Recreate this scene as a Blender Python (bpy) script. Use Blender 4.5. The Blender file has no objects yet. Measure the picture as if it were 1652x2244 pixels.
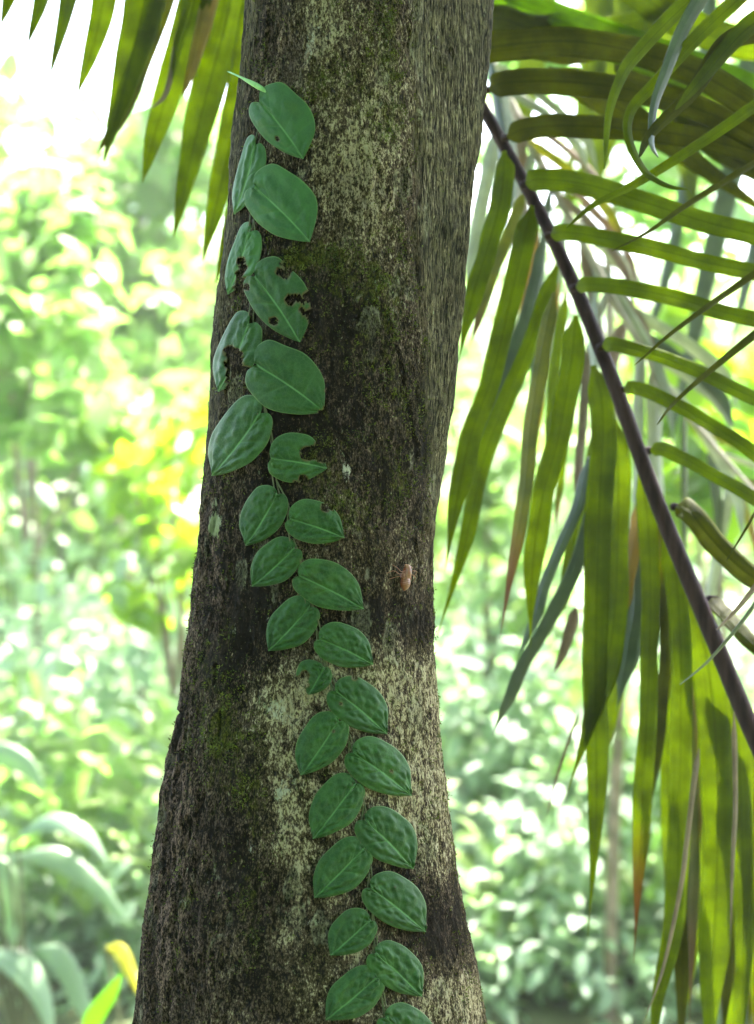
import bpy, math, random
import numpy as np
from mathutils import Vector
from mathutils.bvhtree import BVHTree

R = math.radians
rng = np.random.default_rng(7)
random.seed(7)
S = bpy.context.scene
COL = S.collection

# ------------------------------------------------------------------ camera, sky, sun, exposure
K = 0.76 / 1.8 / 1652.0            # metres per photo pixel (1652 x 2243 grid) per metre of distance
CAMZ = 1.5
cam = bpy.data.cameras.new("camera")
cam.sensor_fit = 'HORIZONTAL'
cam.sensor_width = 24.0
cam.lens = 24.0 / (0.76 / 1.8)
cam.clip_end = 500
cam.clip_start = 0.05
cam.dof.use_dof = True
cam.dof.focus_distance = 1.80
cam.dof.aperture_fstop = 3.6
camo = bpy.data.objects.new("camera", cam)
COL.objects.link(camo)
camo.location = (0, 0, CAMZ)
camo.rotation_euler = (R(90), 0, 0)
S.camera = camo

SUN_EL, SUN_AZ = 62.0, 22.0        # sun high, behind the tree, a little to the right
w = bpy.data.worlds.new("World")
S.world = w
w.use_nodes = True
wn = w.node_tree.nodes
sky = wn.new('ShaderNodeTexSky')
sky.sky_type = 'NISHITA'
sky.sun_disc = False
sky.sun_elevation = R(SUN_EL)
sky.sun_rotation = R(SUN_AZ)
sky.dust_density = 4.0
sky.air_density = 1.0
sky.ozone_density = 1.0
w.node_tree.links.new(sky.outputs[0], wn['Background'].inputs[0])
wn['Background'].inputs[1].default_value = 0.15
sun = bpy.data.lights.new("sun", 'SUN')
sun.energy = 5.0
sun.angle = R(0.6)
sun.color = (1.0, 0.95, 0.86)
suno = bpy.data.objects.new("sun", sun)
COL.objects.link(suno)
sd = Vector((math.sin(R(SUN_AZ)) * math.cos(R(SUN_EL)), math.cos(R(SUN_AZ)) * math.cos(R(SUN_EL)), math.sin(R(SUN_EL))))
suno.rotation_euler = sd.to_track_quat('Z', 'Y').to_euler()
S.view_settings.view_transform = 'Standard'
S.view_settings.look = 'None'
S.view_settings.gamma = 1
S.view_settings.use_curve_mapping = False
S.view_settings.exposure = 3.7

# ------------------------------------------------------------------ helpers
def P(px, py, d):
    return Vector(((px - 826) * K * d, d, CAMZ - (py - 1121.5) * K * d))

def hash3(ix, iy, iz, seed):
    h = (ix.astype(np.int64) * 374761393 + iy.astype(np.int64) * 668265263 + iz.astype(np.int64) * 2147483647 + seed * 974711) & 0xFFFFFFFF
    h = ((h ^ (h >> 13)) * 1274126177) & 0xFFFFFFFF
    h = ((h ^ (h >> 16)) * 2246822519) & 0xFFFFFFFF
    return ((h ^ (h >> 15)) & 0xFFFFFF) / float(0xFFFFFF)

def vnoise(x, y, z, seed=0):
    xi, yi, zi = np.floor(x), np.floor(y), np.floor(z)
    fx, fy, fz = x - xi, y - yi, z - zi
    fx, fy, fz = [f * f * f * (f * (f * 6 - 15) + 10) for f in (fx, fy, fz)]
    r = 0
    for a in (0, 1):
        for b in (0, 1):
            for c in (0, 1):
                wgt = (fx if a else 1 - fx) * (fy if b else 1 - fy) * (fz if c else 1 - fz)
                r = r + wgt * hash3(xi + a, yi + b, zi + c, seed)
    return r

def fbm(x, y, z, seed=0, octv=4, gain=0.5):
    r, a, t = 0, 1.0, 0
    for o in range(octv):
        r = r + a * vnoise(x * 2 ** o, y * 2 ** o, z * 2 ** o, seed + o * 17)
        t += a
        a *= gain
    return r / t

def smooth(a, b, x):
    t = np.clip((x - a) / (b - a), 0, 1)
    return t * t * (3 - 2 * t)

def tag(o, label=None, cat=None, group=None, kind=None):
    if label: o['label'] = label
    if cat: o['category'] = cat
    if group: o['group'] = group
    if kind: o['kind'] = kind
    return o

def empty(name, loc, **k):
    o = bpy.data.objects.new(name, None)
    o.empty_display_size = 0.1
    COL.objects.link(o)
    o.location = loc
    return tag(o, **k)

def link(name, me, mat=None, parent=None, smooth_=True):
    o = bpy.data.objects.new(name, me)
    COL.objects.link(o)
    if mat is not None: me.materials.append(mat)
    if parent is not None:
        o.parent = parent
        loc = Vector(parent.location)
        g = parent.parent
        while g is not None:
            loc += g.location
            g = g.parent
        o.location = -loc
    if smooth_:
        me.polygons.foreach_set('use_smooth', [True] * len(me.polygons))
    return o

def mesh(name, co, faces, uv=None, attrs=None):
    me = bpy.data.meshes.new(name)
    co = np.asarray(co, dtype=np.float64)
    faces = np.asarray(faces, dtype=np.int64)
    n = faces.shape[1]
    me.vertices.add(len(co))
    me.vertices.foreach_set('co', co.ravel())
    me.loops.add(faces.size)
    me.loops.foreach_set('vertex_index', faces.ravel())
    me.polygons.add(len(faces))
    me.polygons.foreach_set('loop_start', np.arange(len(faces)) * n)
    me.polygons.foreach_set('loop_total', np.full(len(faces), n))
    me.update(calc_edges=True)
    if uv is not None:
        l = me.uv_layers.new(name='UVMap')
        l.data.foreach_set('uv', np.asarray(uv, dtype=np.float32)[faces.ravel()].ravel())
    if attrs:
        for k_, v in attrs.items():
            v = np.asarray(v, dtype=np.float32)
            if v.ndim == 1:
                a = me.attributes.new(k_, 'FLOAT', 'POINT'); a.data.foreach_set('value', v)
            else:
                a = me.attributes.new(k_, 'FLOAT_VECTOR', 'POINT'); a.data.foreach_set('vector', v.ravel())
    return me

def catmull(pts, n):
    p = [np.array(q, dtype=float) for q in pts]
    p = [2 * p[0] - p[1]] + p + [2 * p[-1] - p[-2]]
    m = len(p) - 3
    out = []
    for i in range(n + 1):
        t = i / n * m
        k_ = min(int(t), m - 1)
        f = t - k_
        a, b, c, d = p[k_:k_ + 4]
        out.append(0.5 * ((2 * b) + (-a + c) * f + (2 * a - 5 * b + 4 * c - d) * f * f + (-a + 3 * b - 3 * c + d) * f ** 3))
    return np.array(out)

def tube(path, radii, sides=8, cap=True, flat=1.0):
    path = np.asarray(path, dtype=float)
    n = len(path)
    T = np.gradient(path, axis=0)
    T /= np.linalg.norm(T, axis=1)[:, None] + 1e-12
    ref = np.array([0.13, -1, 0.07]); ref = ref / np.linalg.norm(ref)
    co, uv, fc = [], [], []
    for i in range(n):
        a = np.cross(T[i], ref)
        if np.linalg.norm(a) < 0.1: a = np.cross(T[i], np.array([1.0, 0, 0]))
        a /= np.linalg.norm(a)
        b = np.cross(T[i], a)
        for j in range(sides):
            q = 2 * math.pi * j / sides
            co.append(path[i] + radii[i] * (math.cos(q) * a + math.sin(q) * b * flat)); uv.append((j / sides, i / n))
    for i in range(n - 1):
        for j in range(sides):
            k2 = (j + 1) % sides
            fc.append((i * sides + j, i * sides + k2, (i + 1) * sides + k2, (i + 1) * sides + j))
    if cap:
        for (base, row) in ((0, 0), (n - 1, n - 1)):
            c = len(co); co.append(path[base]); uv.append((0, 0))
            for j in range(0, sides, 1):
                k2 = (j + 1) % sides
                fc.append((c, row * sides + k2, row * sides + j, row * sides + j))
    return co, fc, uv

def pymesh(name, co, faces, uv=None):
    me = bpy.data.meshes.new(name)
    me.from_pydata([tuple(map(float, c)) for c in co], [], [tuple(dict.fromkeys(f)) for f in faces])
    me.update()
    if uv is not None:
        l = me.uv_layers.new(name='UVMap')
        vi = np.empty(len(me.loops), dtype=np.int64); me.loops.foreach_get('vertex_index', vi)
        l.data.foreach_set('uv', np.asarray(uv, dtype=np.float32)[vi].ravel())
    return me

# ------------------------------------------------------------------ node helpers
class NT:
    def __init__(s, name):
        s.mat = bpy.data.materials.new(name); s.mat.use_nodes = True
        s.t = s.mat.node_tree; s.n = s.t.nodes; s.n.clear()
        s.out = s.n.new('ShaderNodeOutputMaterial')
    def set(s, sock, v):
        if v is None: return
        if isinstance(v, bpy.types.NodeSocket): s.t.links.new(v, sock)
        else:
            if isinstance(v, tuple) and len(v) == 3 and sock.type == 'RGBA': v = v + (1,)
            sock.default_value = v
    def attr(s, name, out='Fac'):
        a = s.n.new('ShaderNodeAttribute'); a.attribute_name = name; return a.outputs[out]
    def coord(s, o='Object'):
        return s.n.new('ShaderNodeTexCoord').outputs[o]
    def mapping(s, v, scale=(1, 1, 1), loc=(0, 0, 0)):
        m = s.n.new('ShaderNodeMapping'); s.set(m.inputs[0], v); m.inputs['Scale'].default_value = scale; m.inputs['Location'].default_value = loc
        return m.outputs[0]
    def noise(s, v, scale, detail=4, rough=0.55, dist=0.0, out='Fac'):
        m = s.n.new('ShaderNodeTexNoise'); s.set(m.inputs['Vector'], v); m.inputs['Scale'].default_value = scale
        m.inputs['Detail'].default_value = detail; m.inputs['Roughness'].default_value = rough; m.inputs['Distortion'].default_value = dist
        return m.outputs[out]
    def vor(s, v, scale, feat='F1', rnd=1.0):
        m = s.n.new('ShaderNodeTexVoronoi'); m.feature = feat; s.set(m.inputs['Vector'], v); m.inputs['Scale'].default_value = scale
        m.inputs['Randomness'].default_value = rnd
        return m.outputs['Distance']
    def m(s, op, a, b=None, c=None, clamp=False):
        m = s.n.new('ShaderNodeMath'); m.operation = op; m.use_clamp = clamp
        s.set(m.inputs[0], a); s.set(m.inputs[1], b); s.set(m.inputs[2], c)
        return m.outputs[0]
    def ss(s, a, b, x, lo=0.0, hi=1.0):
        m = s.n.new('ShaderNodeMapRange'); m.interpolation_type = 'SMOOTHSTEP'
        s.set(m.inputs[0], x); s.set(m.inputs[1], a); s.set(m.inputs[2], b); m.inputs[3].default_value = lo; m.inputs[4].default_value = hi
        return m.outputs[0]
    def mix(s, f, a, b, blend='MIX'):
        m = s.n.new('ShaderNodeMix'); m.data_type = 'RGBA'; m.blend_type = blend
        s.set(m.inputs[0], f); s.set(m.inputs[6], a); s.set(m.inputs[7], b)
        return m.outputs[2]
    def sep(s, v):
        m = s.n.new('ShaderNodeSeparateXYZ'); s.set(m.inputs[0], v); return m.outputs
    def bump(s, h, strength, dist):
        m = s.n.new('ShaderNodeBump'); s.set(m.inputs['Height'], h); m.inputs['Strength'].default_value = strength; m.inputs['Distance'].default_value = dist
        return m.outputs[0]
    def princ(s, col, rough, normal=None, spec=0.5, transl=None, tf=0.4):
        p = s.n.new('ShaderNodeBsdfPrincipled'); s.set(p.inputs['Base Color'], col); s.set(p.inputs['Roughness'], rough)
        s.set(p.inputs['Specular IOR Level'], spec); s.set(p.inputs['Normal'], normal)
        o = p.outputs[0]
        if transl is not None:
            tr = s.n.new('ShaderNodeBsdfTranslucent'); s.set(tr.inputs[0], transl); s.set(tr.inputs['Normal'], normal)
            mx = s.n.new('ShaderNodeMixShader'); s.set(mx.inputs[0], tf)
            s.t.links.new(o, mx.inputs[1]); s.t.links.new(tr.outputs[0], mx.inputs[2]); o = mx.outputs[0]
        s.t.links.new(o, s.out.inputs[0])
        return s.mat

# ------------------------------------------------------------------ materials
def mat_bark():
    n = NT('bark')
    oc = n.coord('Object')
    m1 = n.attr('mask_a', 'Vector'); m2 = n.attr('mask_b', 'Vector')
    a = n.sep(m1); b = n.sep(m2)
    pale, moss, dark = a[0], a[1], a[2]
    red, fib, white = b[0], b[1], b[2]
    sq = n.mapping(oc, (1, 1, 0.55))
    st = n.mapping(oc, (1, 1, 0.10))
    n1 = n.noise(sq, 560, 6, 0.70)
    n2 = n.noise(sq, 150, 6, 0.70, 0.4)
    n3 = n.noise(sq, 30, 5, 0.6)
    fibn = n.noise(st, 560, 5, 0.68)
    nn = n.m('ADD', n.m('MULTIPLY', n1, n.m('SUBTRACT', 1.0, fib)), n.m('MULTIPLY', fibn, fib))
    t = n.m('ADD', n.m('MULTIPLY', nn, 0.62), n.m('ADD', n.m('MULTIPLY', n2, 0.28), n.m('MULTIPLY', n3, 0.20)))
    t = n.m('SUBTRACT', t, 0.03)
    t = n.m('ADD', t, n.m('MULTIPLY', n.m('SUBTRACT', pale, 0.32), n.m('MULTIPLY', n.ss(0.25, 0.6, n2), 0.17)))
    t = n.m('SUBTRACT', t, n.m('MULTIPLY', dark, 0.10))
    lo = n.mix(n2, (0.004, 0.0035, 0.0025), (0.013, 0.010, 0.007))
    mid = n.mix(n.ss(0.35, 0.65, n3), (0.064, 0.051, 0.025), (0.078, 0.055, 0.037))
    hi = n.mix(n.ss(0.3, 0.7, n2), (0.29, 0.245, 0.125), (0.42, 0.38, 0.26))
    c = n.mix(n.ss(0.455, 0.535, t), lo, mid)
    c = n.mix(n.ss(0.545, 0.62, t), c, hi)
    # pinkish brown cork where outer bark is gone
    pk = n.mix(n.ss(0.40, 0.60, nn), (0.014, 0.008, 0.007), (0.19, 0.130, 0.100))
    c = n.mix(n.m('MULTIPLY', red, n.ss(0.44, 0.54, n2)), c, pk)
    # greenish grey film on the flat flank, dark between the fibres
    fc = n.mix(n.ss(0.43, 0.57, fibn), (0.007, 0.008, 0.005), n.mix(n3, (0.085, 0.092, 0.045), (0.16, 0.145, 0.078)))
    c = n.mix(n.m('MULTIPLY', fib, n.ss(0.3, 0.7, n3, 0.35, 0.8)), c, fc)
    # algae and moss film
    mn = n.noise(sq, 210, 6, 0.75)
    mf = n.ss(0.56, 0.66, n.m('ADD', n.m('MULTIPLY', mn, 0.78), n.m('MULTIPLY', moss, 0.28)))
    c = n.mix(n.m('MULTIPLY', mf, 0.72), c, n.mix(n.ss(0.35, 0.65, n1), (0.008, 0.011, 0.002), (0.085, 0.095, 0.008)))
    # crustose lichen
    ln = n.noise(sq, 260, 6, 0.75)
    lf = n.ss(0.60, 0.69, n.m('ADD', n.m('MULTIPLY', ln, 0.84), n.m('MULTIPLY', white, 0.33)))
    c = n.mix(n.m('MULTIPLY', lf, 0.9), c, n.mix(n.ss(.4, .6, n3), (0.19, 0.23, 0.12), (0.42, 0.42, 0.35)))
    # round crusts of older lichen with a paler rim
    wv = n.n.new('ShaderNodeMix'); wv.data_type = 'VECTOR'
    wv.inputs[0].default_value = 0.022
    n.t.links.new(sq, wv.inputs[4]); n.t.links.new(n.noise(sq, 55, 4, out='Color'), wv.inputs[5])
    dv = n.vor(wv.outputs[1], 38)
    sel = n.ss(0.57, 0.62, n.noise(n.mapping(oc, (1, 1, .6), (3, 1, 2)), 17, 2))
    disc = n.m('MULTIPLY', n.m('MULTIPLY', n.ss(0.46, 0.40, dv), sel), n.ss(0.42, 0.54, n1))
    rim = n.m('MULTIPLY', n.m('MULTIPLY', n.ss(0.33, 0.40, dv), n.ss(0.48, 0.42, dv)), sel)
    c = n.mix(n.m('MULTIPLY', disc, 0.35), c, (0.15, 0.155, 0.095))
    c = n.mix(n.m('MULTIPLY', rim, n.m('MULTIPLY', n.ss(0.45, 0.6, n2), 0.45)), c, (0.27, 0.27, 0.19))
    # hairline vertical checks in the bark
    hc = n.vor(n.mapping(wv.outputs[1], (1, 1, 0.30)), 120, 'DISTANCE_TO_EDGE')
    hk = n.m('MULTIPLY', n.ss(0.05, 0.012, hc), n.ss(0.46, 0.60, n3))
    c = n.mix(n.m('MULTIPLY', hk, 0.75), c, (0.006, 0.005, 0.004))
    # tiny bright flecks of lichen and bare wood
    fl = n.m('MULTIPLY', n.ss(0.20, 0.12, n.vor(wv.outputs[1], 210)), n.ss(0.50, 0.60, n.noise(sq, 75, 4, 0.7)))
    c = n.mix(n.m('MULTIPLY', fl, 0.7), c, n.mix(n.ss(.45, .55, n3), (0.26, 0.22, 0.13), (0.24, 0.29, 0.16)))
    # black fungal dots
    vd = n.vor(sq, 190)
    df = n.m('MULTIPLY', n.ss(0.32, 0.20, vd), n.ss(0.45, 0.60, n.noise(sq, 60, 3)))
    c = n.mix(n.m('MULTIPLY', df, 0.85), c, (0.008, 0.007, 0.006))
    crack = n.m('MULTIPLY', n.attr('crack'), n.ss(0.36, 0.52, n2))
    c = n.mix(n.m('MULTIPLY', crack, 0.9), c, (0.006, 0.005, 0.004))
    hgt = n.m('SUBTRACT', n.m('ADD', n.m('MULTIPLY', nn, 1.0), n.m('MULTIPLY', n2, 1.1)), n.m('MULTIPLY', hk, 0.4))
    bp = n.bump(hgt, 1.0, 0.0042)
    return n.princ(c, 0.9, bp, 0.04)

def mat_vine_leaf(name, base, hi, transl):
    n = NT(name)
    uv = n.sep(n.coord('UV'))
    s_, q = uv[0], n.m('ABSOLUTE', n.m('SUBTRACT', uv[1], 0.5))
    q = n.m('MULTIPLY', q, 2.0)
    v = n.attr('vein'); edge = n.ss(0.955, 0.995, q)
    mid = n.ss(0.045, 0.012, n.attr('midd'))
    oc = n.coord('Object')
    blot = n.noise(oc, 60, 3)
    fine = n.noise(oc, 420, 3, 0.6)
    info = n.n.new('ShaderNodeObjectInfo').outputs['Random']
    c = n.mix(n.ss(0.35, 0.7, blot), base, hi)
    c = n.mix(n.m('MULTIPLY', n.ss(0.3, 0.8, fine), 0.15), c, hi)
    ret = n.vor(oc, 260, 'DISTANCE_TO_EDGE')
    c = n.mix(n.m('MULTIPLY', n.ss(0.10, 0.02, ret), 0.30), c, (0.055, 0.13, 0.035))
    c = n.mix(n.m('MULTIPLY', info, 0.40), c, (base[0] * 0.75, base[1] * 0.80, base[2] * 0.8))
    yel = n.m('MULTIPLY', n.ss(0.55, 0.72, n.noise(oc, 32, 3)), n.ss(0.3, 0.9, n.m('FRACT', n.m('MULTIPLY', info, 7.3))))
    c = n.mix(n.m('MULTIPLY', yel, 0.35), c, (0.050, 0.100, 0.010))
    dust = n.m('MULTIPLY', n.ss(0.60, 0.70, n.noise(oc, 300, 5, 0.75)), 0.35)
    c = n.mix(n.m('MULTIPLY', dust, 0.5), c, (0.10, 0.11, 0.06))
    c = n.mix(n.m('MULTIPLY', v, 0.42), c, (0.060, 0.150, 0.045))
    c = n.mix(n.m('MULTIPLY', edge, 0.65), c, (0.11, 0.18, 0.055))
    c = n.mix(n.m('MULTIPLY', mid, 0.75), c, (0.095, 0.22, 0.075))
    c = n.mix(n.m('MULTIPLY', n.ss(0.15, 0.75, n.attr('bitten')), 0.8), c, (0.075, 0.055, 0.018))
    # small insect scars and grazed spots
    spot = n.m('MULTIPLY', n.ss(0.10, 0.05, n.vor(oc, 75)), n.ss(0.6, 0.66, n.noise(oc, 38, 2)))
    c = n.mix(spot, c, (0.045, 0.030, 0.015))
    bh = n.m('ADD', n.m('MULTIPLY', n.noise(oc, 170, 3), 0.6), n.m('MULTIPLY', fine, 0.4))
    return n.princ(c, n.ss(0.3, 0.7, blot, 0.66, 0.55), n.bump(n.m('SUBTRACT', bh, n.m('MULTIPLY', v, 0.5)), 0.55, 0.0016), 0.22, transl, 0.12)

def mat_ribbon(name, base, base2, transl, rough=0.45, tf=0.45, spec=0.5, brown=0.0):
    n = NT(name)
    uv = n.coord('UV')
    st = n.noise(n.mapping(uv, (60, 1.5, 1)), 1.0, 4, 0.65)
    st2 = n.noise(n.mapping(uv, (7, 9, 1)), 1.0, 3, 0.6)
    oc = n.coord('Object')
    bl = n.noise(oc, 26, 4, 0.6)
    info = n.n.new('ShaderNodeObjectInfo').outputs['Random']
    f = n.m('ADD', n.m('MULTIPLY', st, 0.5), n.m('MULTIPLY', bl, 0.5))
    c = n.mix(n.ss(0.40, 0.60, f), base, base2)
    c = n.mix(n.m('MULTIPLY', info, 0.3), c, tuple(x * 0.6 for x in base))
    u = n.sep(uv)[0]
    rib = n.ss(0.05, 0.0, n.m('ABSOLUTE', n.m('SUBTRACT', u, 0.5)))
    tr = n.mix(n.ss(0.40, 0.60, f), tuple(x * 0.55 for x in transl), transl)
    tr = n.mix(n.m('MULTIPLY', rib, 0.6), tr, tuple(x * 0.35 for x in transl))
    spot = n.ss(0.66, 0.74, st2)
    c = n.mix(n.m('MULTIPLY', spot, 0.5), c, (0.13, 0.09, 0.02))
    tr = n.mix(n.m('MULTIPLY', spot, 0.5), tr, (0.25, 0.17, 0.02))
    if brown > 0:
        vv = n.sep(uv)[1]
        bf = n.ss(1.0 - brown, 1.0, n.m('ADD', vv, n.m('MULTIPLY', bl, 0.15)))
        c = n.mix(bf, c, (0.16, 0.085, 0.03)); tr = n.mix(bf, tr, (0.2, 0.1, 0.02))
    return n.princ(c, rough, n.bump(st, 0.35, 0.002), spec, tr, tf)

def mat_foliage(name, ca, cb, ta, tb, rough=0.35, tf=0.45, spec=0.6):
    n = NT(name)
    r = n.attr('rnd')
    c = n.mix(r, ca, cb); t = n.mix(r, ta, tb)
    oc = n.coord('Object')
    bl = n.noise(oc, 9, 3)
    c = n.mix(n.ss(0.3, 0.8, bl), c, tuple(x * 1.25 for x in cb))
    return n.princ(c, n.ss(0.3, 0.7, bl, rough, rough + 0.15), None, spec, t, tf)

def mat_simple(name, a, b, scale=60, rough=0.7, bump=0.4, bd=0.001, spec=0.3, zs=1.0):
    n = NT(name)
    oc = n.mapping(n.coord('Object'), (1, 1, zs))
    f = n.noise(oc, scale, 5, 0.6)
    return n.princ(n.mix(n.ss(0.35, 0.65, f), a, b), rough, n.bump(f, bump, bd), spec)

M = dict(
    bark=mat_bark(),
    vine=mat_vine_leaf('vine_leaf', (0.010, 0.046, 0.009), (0.020, 0.073, 0.012), (0.05, 0.14, 0.02)),
    vine_pale=mat_vine_leaf('vine_leaf_young', (0.018, 0.074, 0.018), (0.034, 0.112, 0.024), (0.08, 0.2, 0.05)),
    stem=mat_simple('vine_stem', (0.045, 0.065, 0.022), (0.085, 0.085, 0.04), 200),
    bud=mat_simple('vine_bud', (0.13, 0.30, 0.11), (0.2, 0.38, 0.16), 120, 0.5),
    moss=mat_simple('moss', (0.030, 0.050, 0.004), (0.11, 0.14, 0.010), 90, 0.9, 0.1),
    palm=mat_ribbon('palm_leaflet', (0.050, 0.072, 0.002), (0.072, 0.098, 0.002), (0.29, 0.37, 0.001), 0.55, 0.66, 0.15),
    palm_tip=mat_ribbon('palm_leaflet_scorched', (0.050, 0.072, 0.002), (0.072, 0.098, 0.002), (0.29, 0.37, 0.001), 0.55, 0.66, 0.15, brown=0.22),
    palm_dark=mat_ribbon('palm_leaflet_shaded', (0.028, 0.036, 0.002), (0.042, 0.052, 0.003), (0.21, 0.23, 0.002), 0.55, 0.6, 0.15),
    palm_blue=mat_ribbon('palm_leaflet_grey', (0.045, 0.070, 0.030), (0.075, 0.105, 0.048), (0.12, 0.18, 0.03), 0.34, 0.3, 0.7),
    palm_yel=mat_ribbon('palm_leaflet_yellow', (0.20, 0.15, 0.01), (0.28, 0.21, 0.02), (0.55, 0.38, 0.01), 0.5, 0.5),
    palm_olive=mat_ribbon('palm_leaflet_olive', (0.10, 0.12, 0.01), (0.15, 0.15, 0.015), (0.34, 0.36, 0.01), 0.5, 0.5, brown=0.3),
    palm_dry=mat_ribbon('palm_leaflet_dry', (0.16, 0.12, 0.085), (0.26, 0.20, 0.15), (0.25, 0.17, 0.10), 0.7, 0.3, 0.3),
    palm_pale=mat_ribbon('palm_leaflet_pale', (0.30, 0.33, 0.27), (0.42, 0.44, 0.38), (0.3, 0.36, 0.2), 0.5, 0.35, 0.5),
    rachis=mat_simple('palm_rachis', (0.013, 0.0065, 0.0065), (0.034, 0.019, 0.018), 90, 0.7, 0.7, 0.0025, 0.12, 0.12),
    rachis_g=mat_ribbon('palm_rachis_green', (0.08, 0.14, 0.004), (0.10, 0.17, 0.006), (0.36, 0.55, 0.004), 0.5, 0.6, 0.2),
    shell=None,
    wood=mat_simple('thin_bark', (0.10, 0.085, 0.055), (0.22, 0.17, 0.13), 22, 0.8, 0.3, 0.003),
    wood_pale=mat_simple('pale_branch_bark', (0.22, 0.20, 0.17), (0.34, 0.31, 0.27), 22, 0.8, 0.3, 0.003),
    soil=mat_simple('forest_soil', (0.05, 0.06, 0.02), (0.10, 0.12, 0.05), 5, 0.9, 0.5, 0.02),
    f_yel=mat_foliage('foliage_yellow_green', (0.08, 0.14, 0.02), (0.12, 0.18, 0.03), (0.21, 0.47, 0.08), (0.29, 0.51, 0.09), 0.5, 0.45, 0.5),
    f_mid=mat_foliage('foliage_mid_green', (0.07, 0.14, 0.04), (0.11, 0.18, 0.05), (0.22, 0.40, 0.07), (0.32, 0.5, 0.08), 0.5, 0.4, 0.5),
    f_mint=mat_foliage('foliage_glossy', (0.13, 0.20, 0.12), (0.18, 0.26, 0.17), (0.30, 0.5, 0.22), (0.38, 0.56, 0.24), 0.5, 0.42, 0.6),
    f_big=mat_foliage('foliage_broad_glossy', (0.14, 0.23, 0.13), (0.19, 0.28, 0.16), (0.28, 0.48, 0.18), (0.28, 0.48, 0.15), 0.4, 0.4, 0.8),
    f_bright=mat_foliage('foliage_fresh_green', (0.08, 0.15, 0.01), (0.10, 0.17, 0.01), (0.30, 0.55, 0.01), (0.38, 0.6, 0.01), 0.4, 0.5, 0.5),
    f_yellow=mat_foliage('leaf_yellow', (0.35, 0.34, 0.01), (0.42, 0.40, 0.02), (0.6, 0.58, 0.01), (0.65, 0.6, 0.01), 0.5, 0.45, 0.4),
)
def mat_shell():
    n = NT('cicada_shell')
    oc = n.coord('Object')
    f = n.noise(oc, 180, 3)
    return n.princ(n.mix(n.ss(0.3, 0.7, f), (0.13, 0.045, 0.018), (0.24, 0.115, 0.070)), 0.30, n.bump(f, 0.3, 0.0006), 0.7, (0.55, 0.2, 0.05), 0.3)
M['shell'] = mat_shell()

# ------------------------------------------------------------------ ground
gx = np.linspace(-60, 60, 121); gy = np.concatenate([np.linspace(-20, 30, 101), np.linspace(31, 160, 44)])
GX, GY = np.meshgrid(gx, gy)
def ground_z(x, y):
    return 0.15 * (fbm(x * 0.4 + 50, y * 0.4 + 50, x * 0, 3) - 0.5) + np.clip(y - 4, 0, 200) * 0.05
GZ = ground_z(GX, GY)
ny, nx = GX.shape
idx = np.arange(nx * ny).reshape(ny, nx)
F = np.stack([idx[:-1, :-1], idx[:-1, 1:], idx[1:, 1:], idx[1:, :-1]], -1).reshape(-1, 4)
tag(link('ground', mesh('ground', np.stack([GX, GY, GZ], -1).reshape(-1, 3), F), M['soil']),
    'forest floor of dark soil under the undergrowth', kind='structure')

# ------------------------------------------------------------------ the big trunk
TD = 1.90
def interp(tab, y):
    return np.interp(y, [t[0] for t in tab], [t[1] for t in tab])
LEFT = [(-2600, 640), (-700, 575), (0, 535), (150, 522), (304, 508), (500, 492), (718, 470), (900, 457), (1062, 443), (1200, 430), (1346, 413), (1525, 387),
        (1700, 362), (1892, 333), (2039, 309), (2243, 293), (2700, 225), (4000, 60)]
RIGHT = [(-2600, 1230), (-700, 1150), (0, 1089), (347, 1053), (550, 1030), (718, 1012), (802, 999), (1019, 971), (1149, 951), (1236, 942), (1346, 944), (1430, 950),
         (1603, 968), (1777, 989), (1974, 1017), (2243, 1061), (2700, 1150), (4000, 1330)]
RIDGE = [(-2600, 960), (0, 905), (500, 915), (900, 922), (1100, 924)]
PHI = [(-2600, 48), (0, 50), (500, 53), (900, 62), (1100, 72), (1250, 84)]
def trunk_profile(Z):
    py = 1121.5 - (Z - CAMZ) / (K * TD)
    jit = (fbm(Z * 9, Z * 0, Z * 0 + 3.3, 5) - 0.5) * 6
    xl = interp(LEFT, py) + jit
    xr = interp(RIGHT, py) + (fbm(Z * 9, Z * 0, Z * 0 + 8.3, 6) - 0.5) * 6
    phi = np.radians(interp(PHI, py))
    rg = interp(RIDGE, py)
    xl_m = (xl - 826) * K * TD * 1.002; xr_m = (xr - 826) * K * TD * 1.002; rg_m = (rg - 826) * K * TD
    a_top = (rg_m - xl_m) / (1 + np.sin(phi))
    a_bot = (xr_m - xl_m) / 2
    w_ = smooth(1020, 1230, py)
    a = a_top * (1 - w_) + a_bot * w_
    cx = xl_m + a
    b = 0.032 + 0 * a
    L = (xr_m - b - cx - np.sin(phi) * (a - b)) / np.cos(phi)
    L = np.where(py > 1225, 0, np.clip(L, 0, 0.25))
    return a, cx, phi, b, L, py
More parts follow.
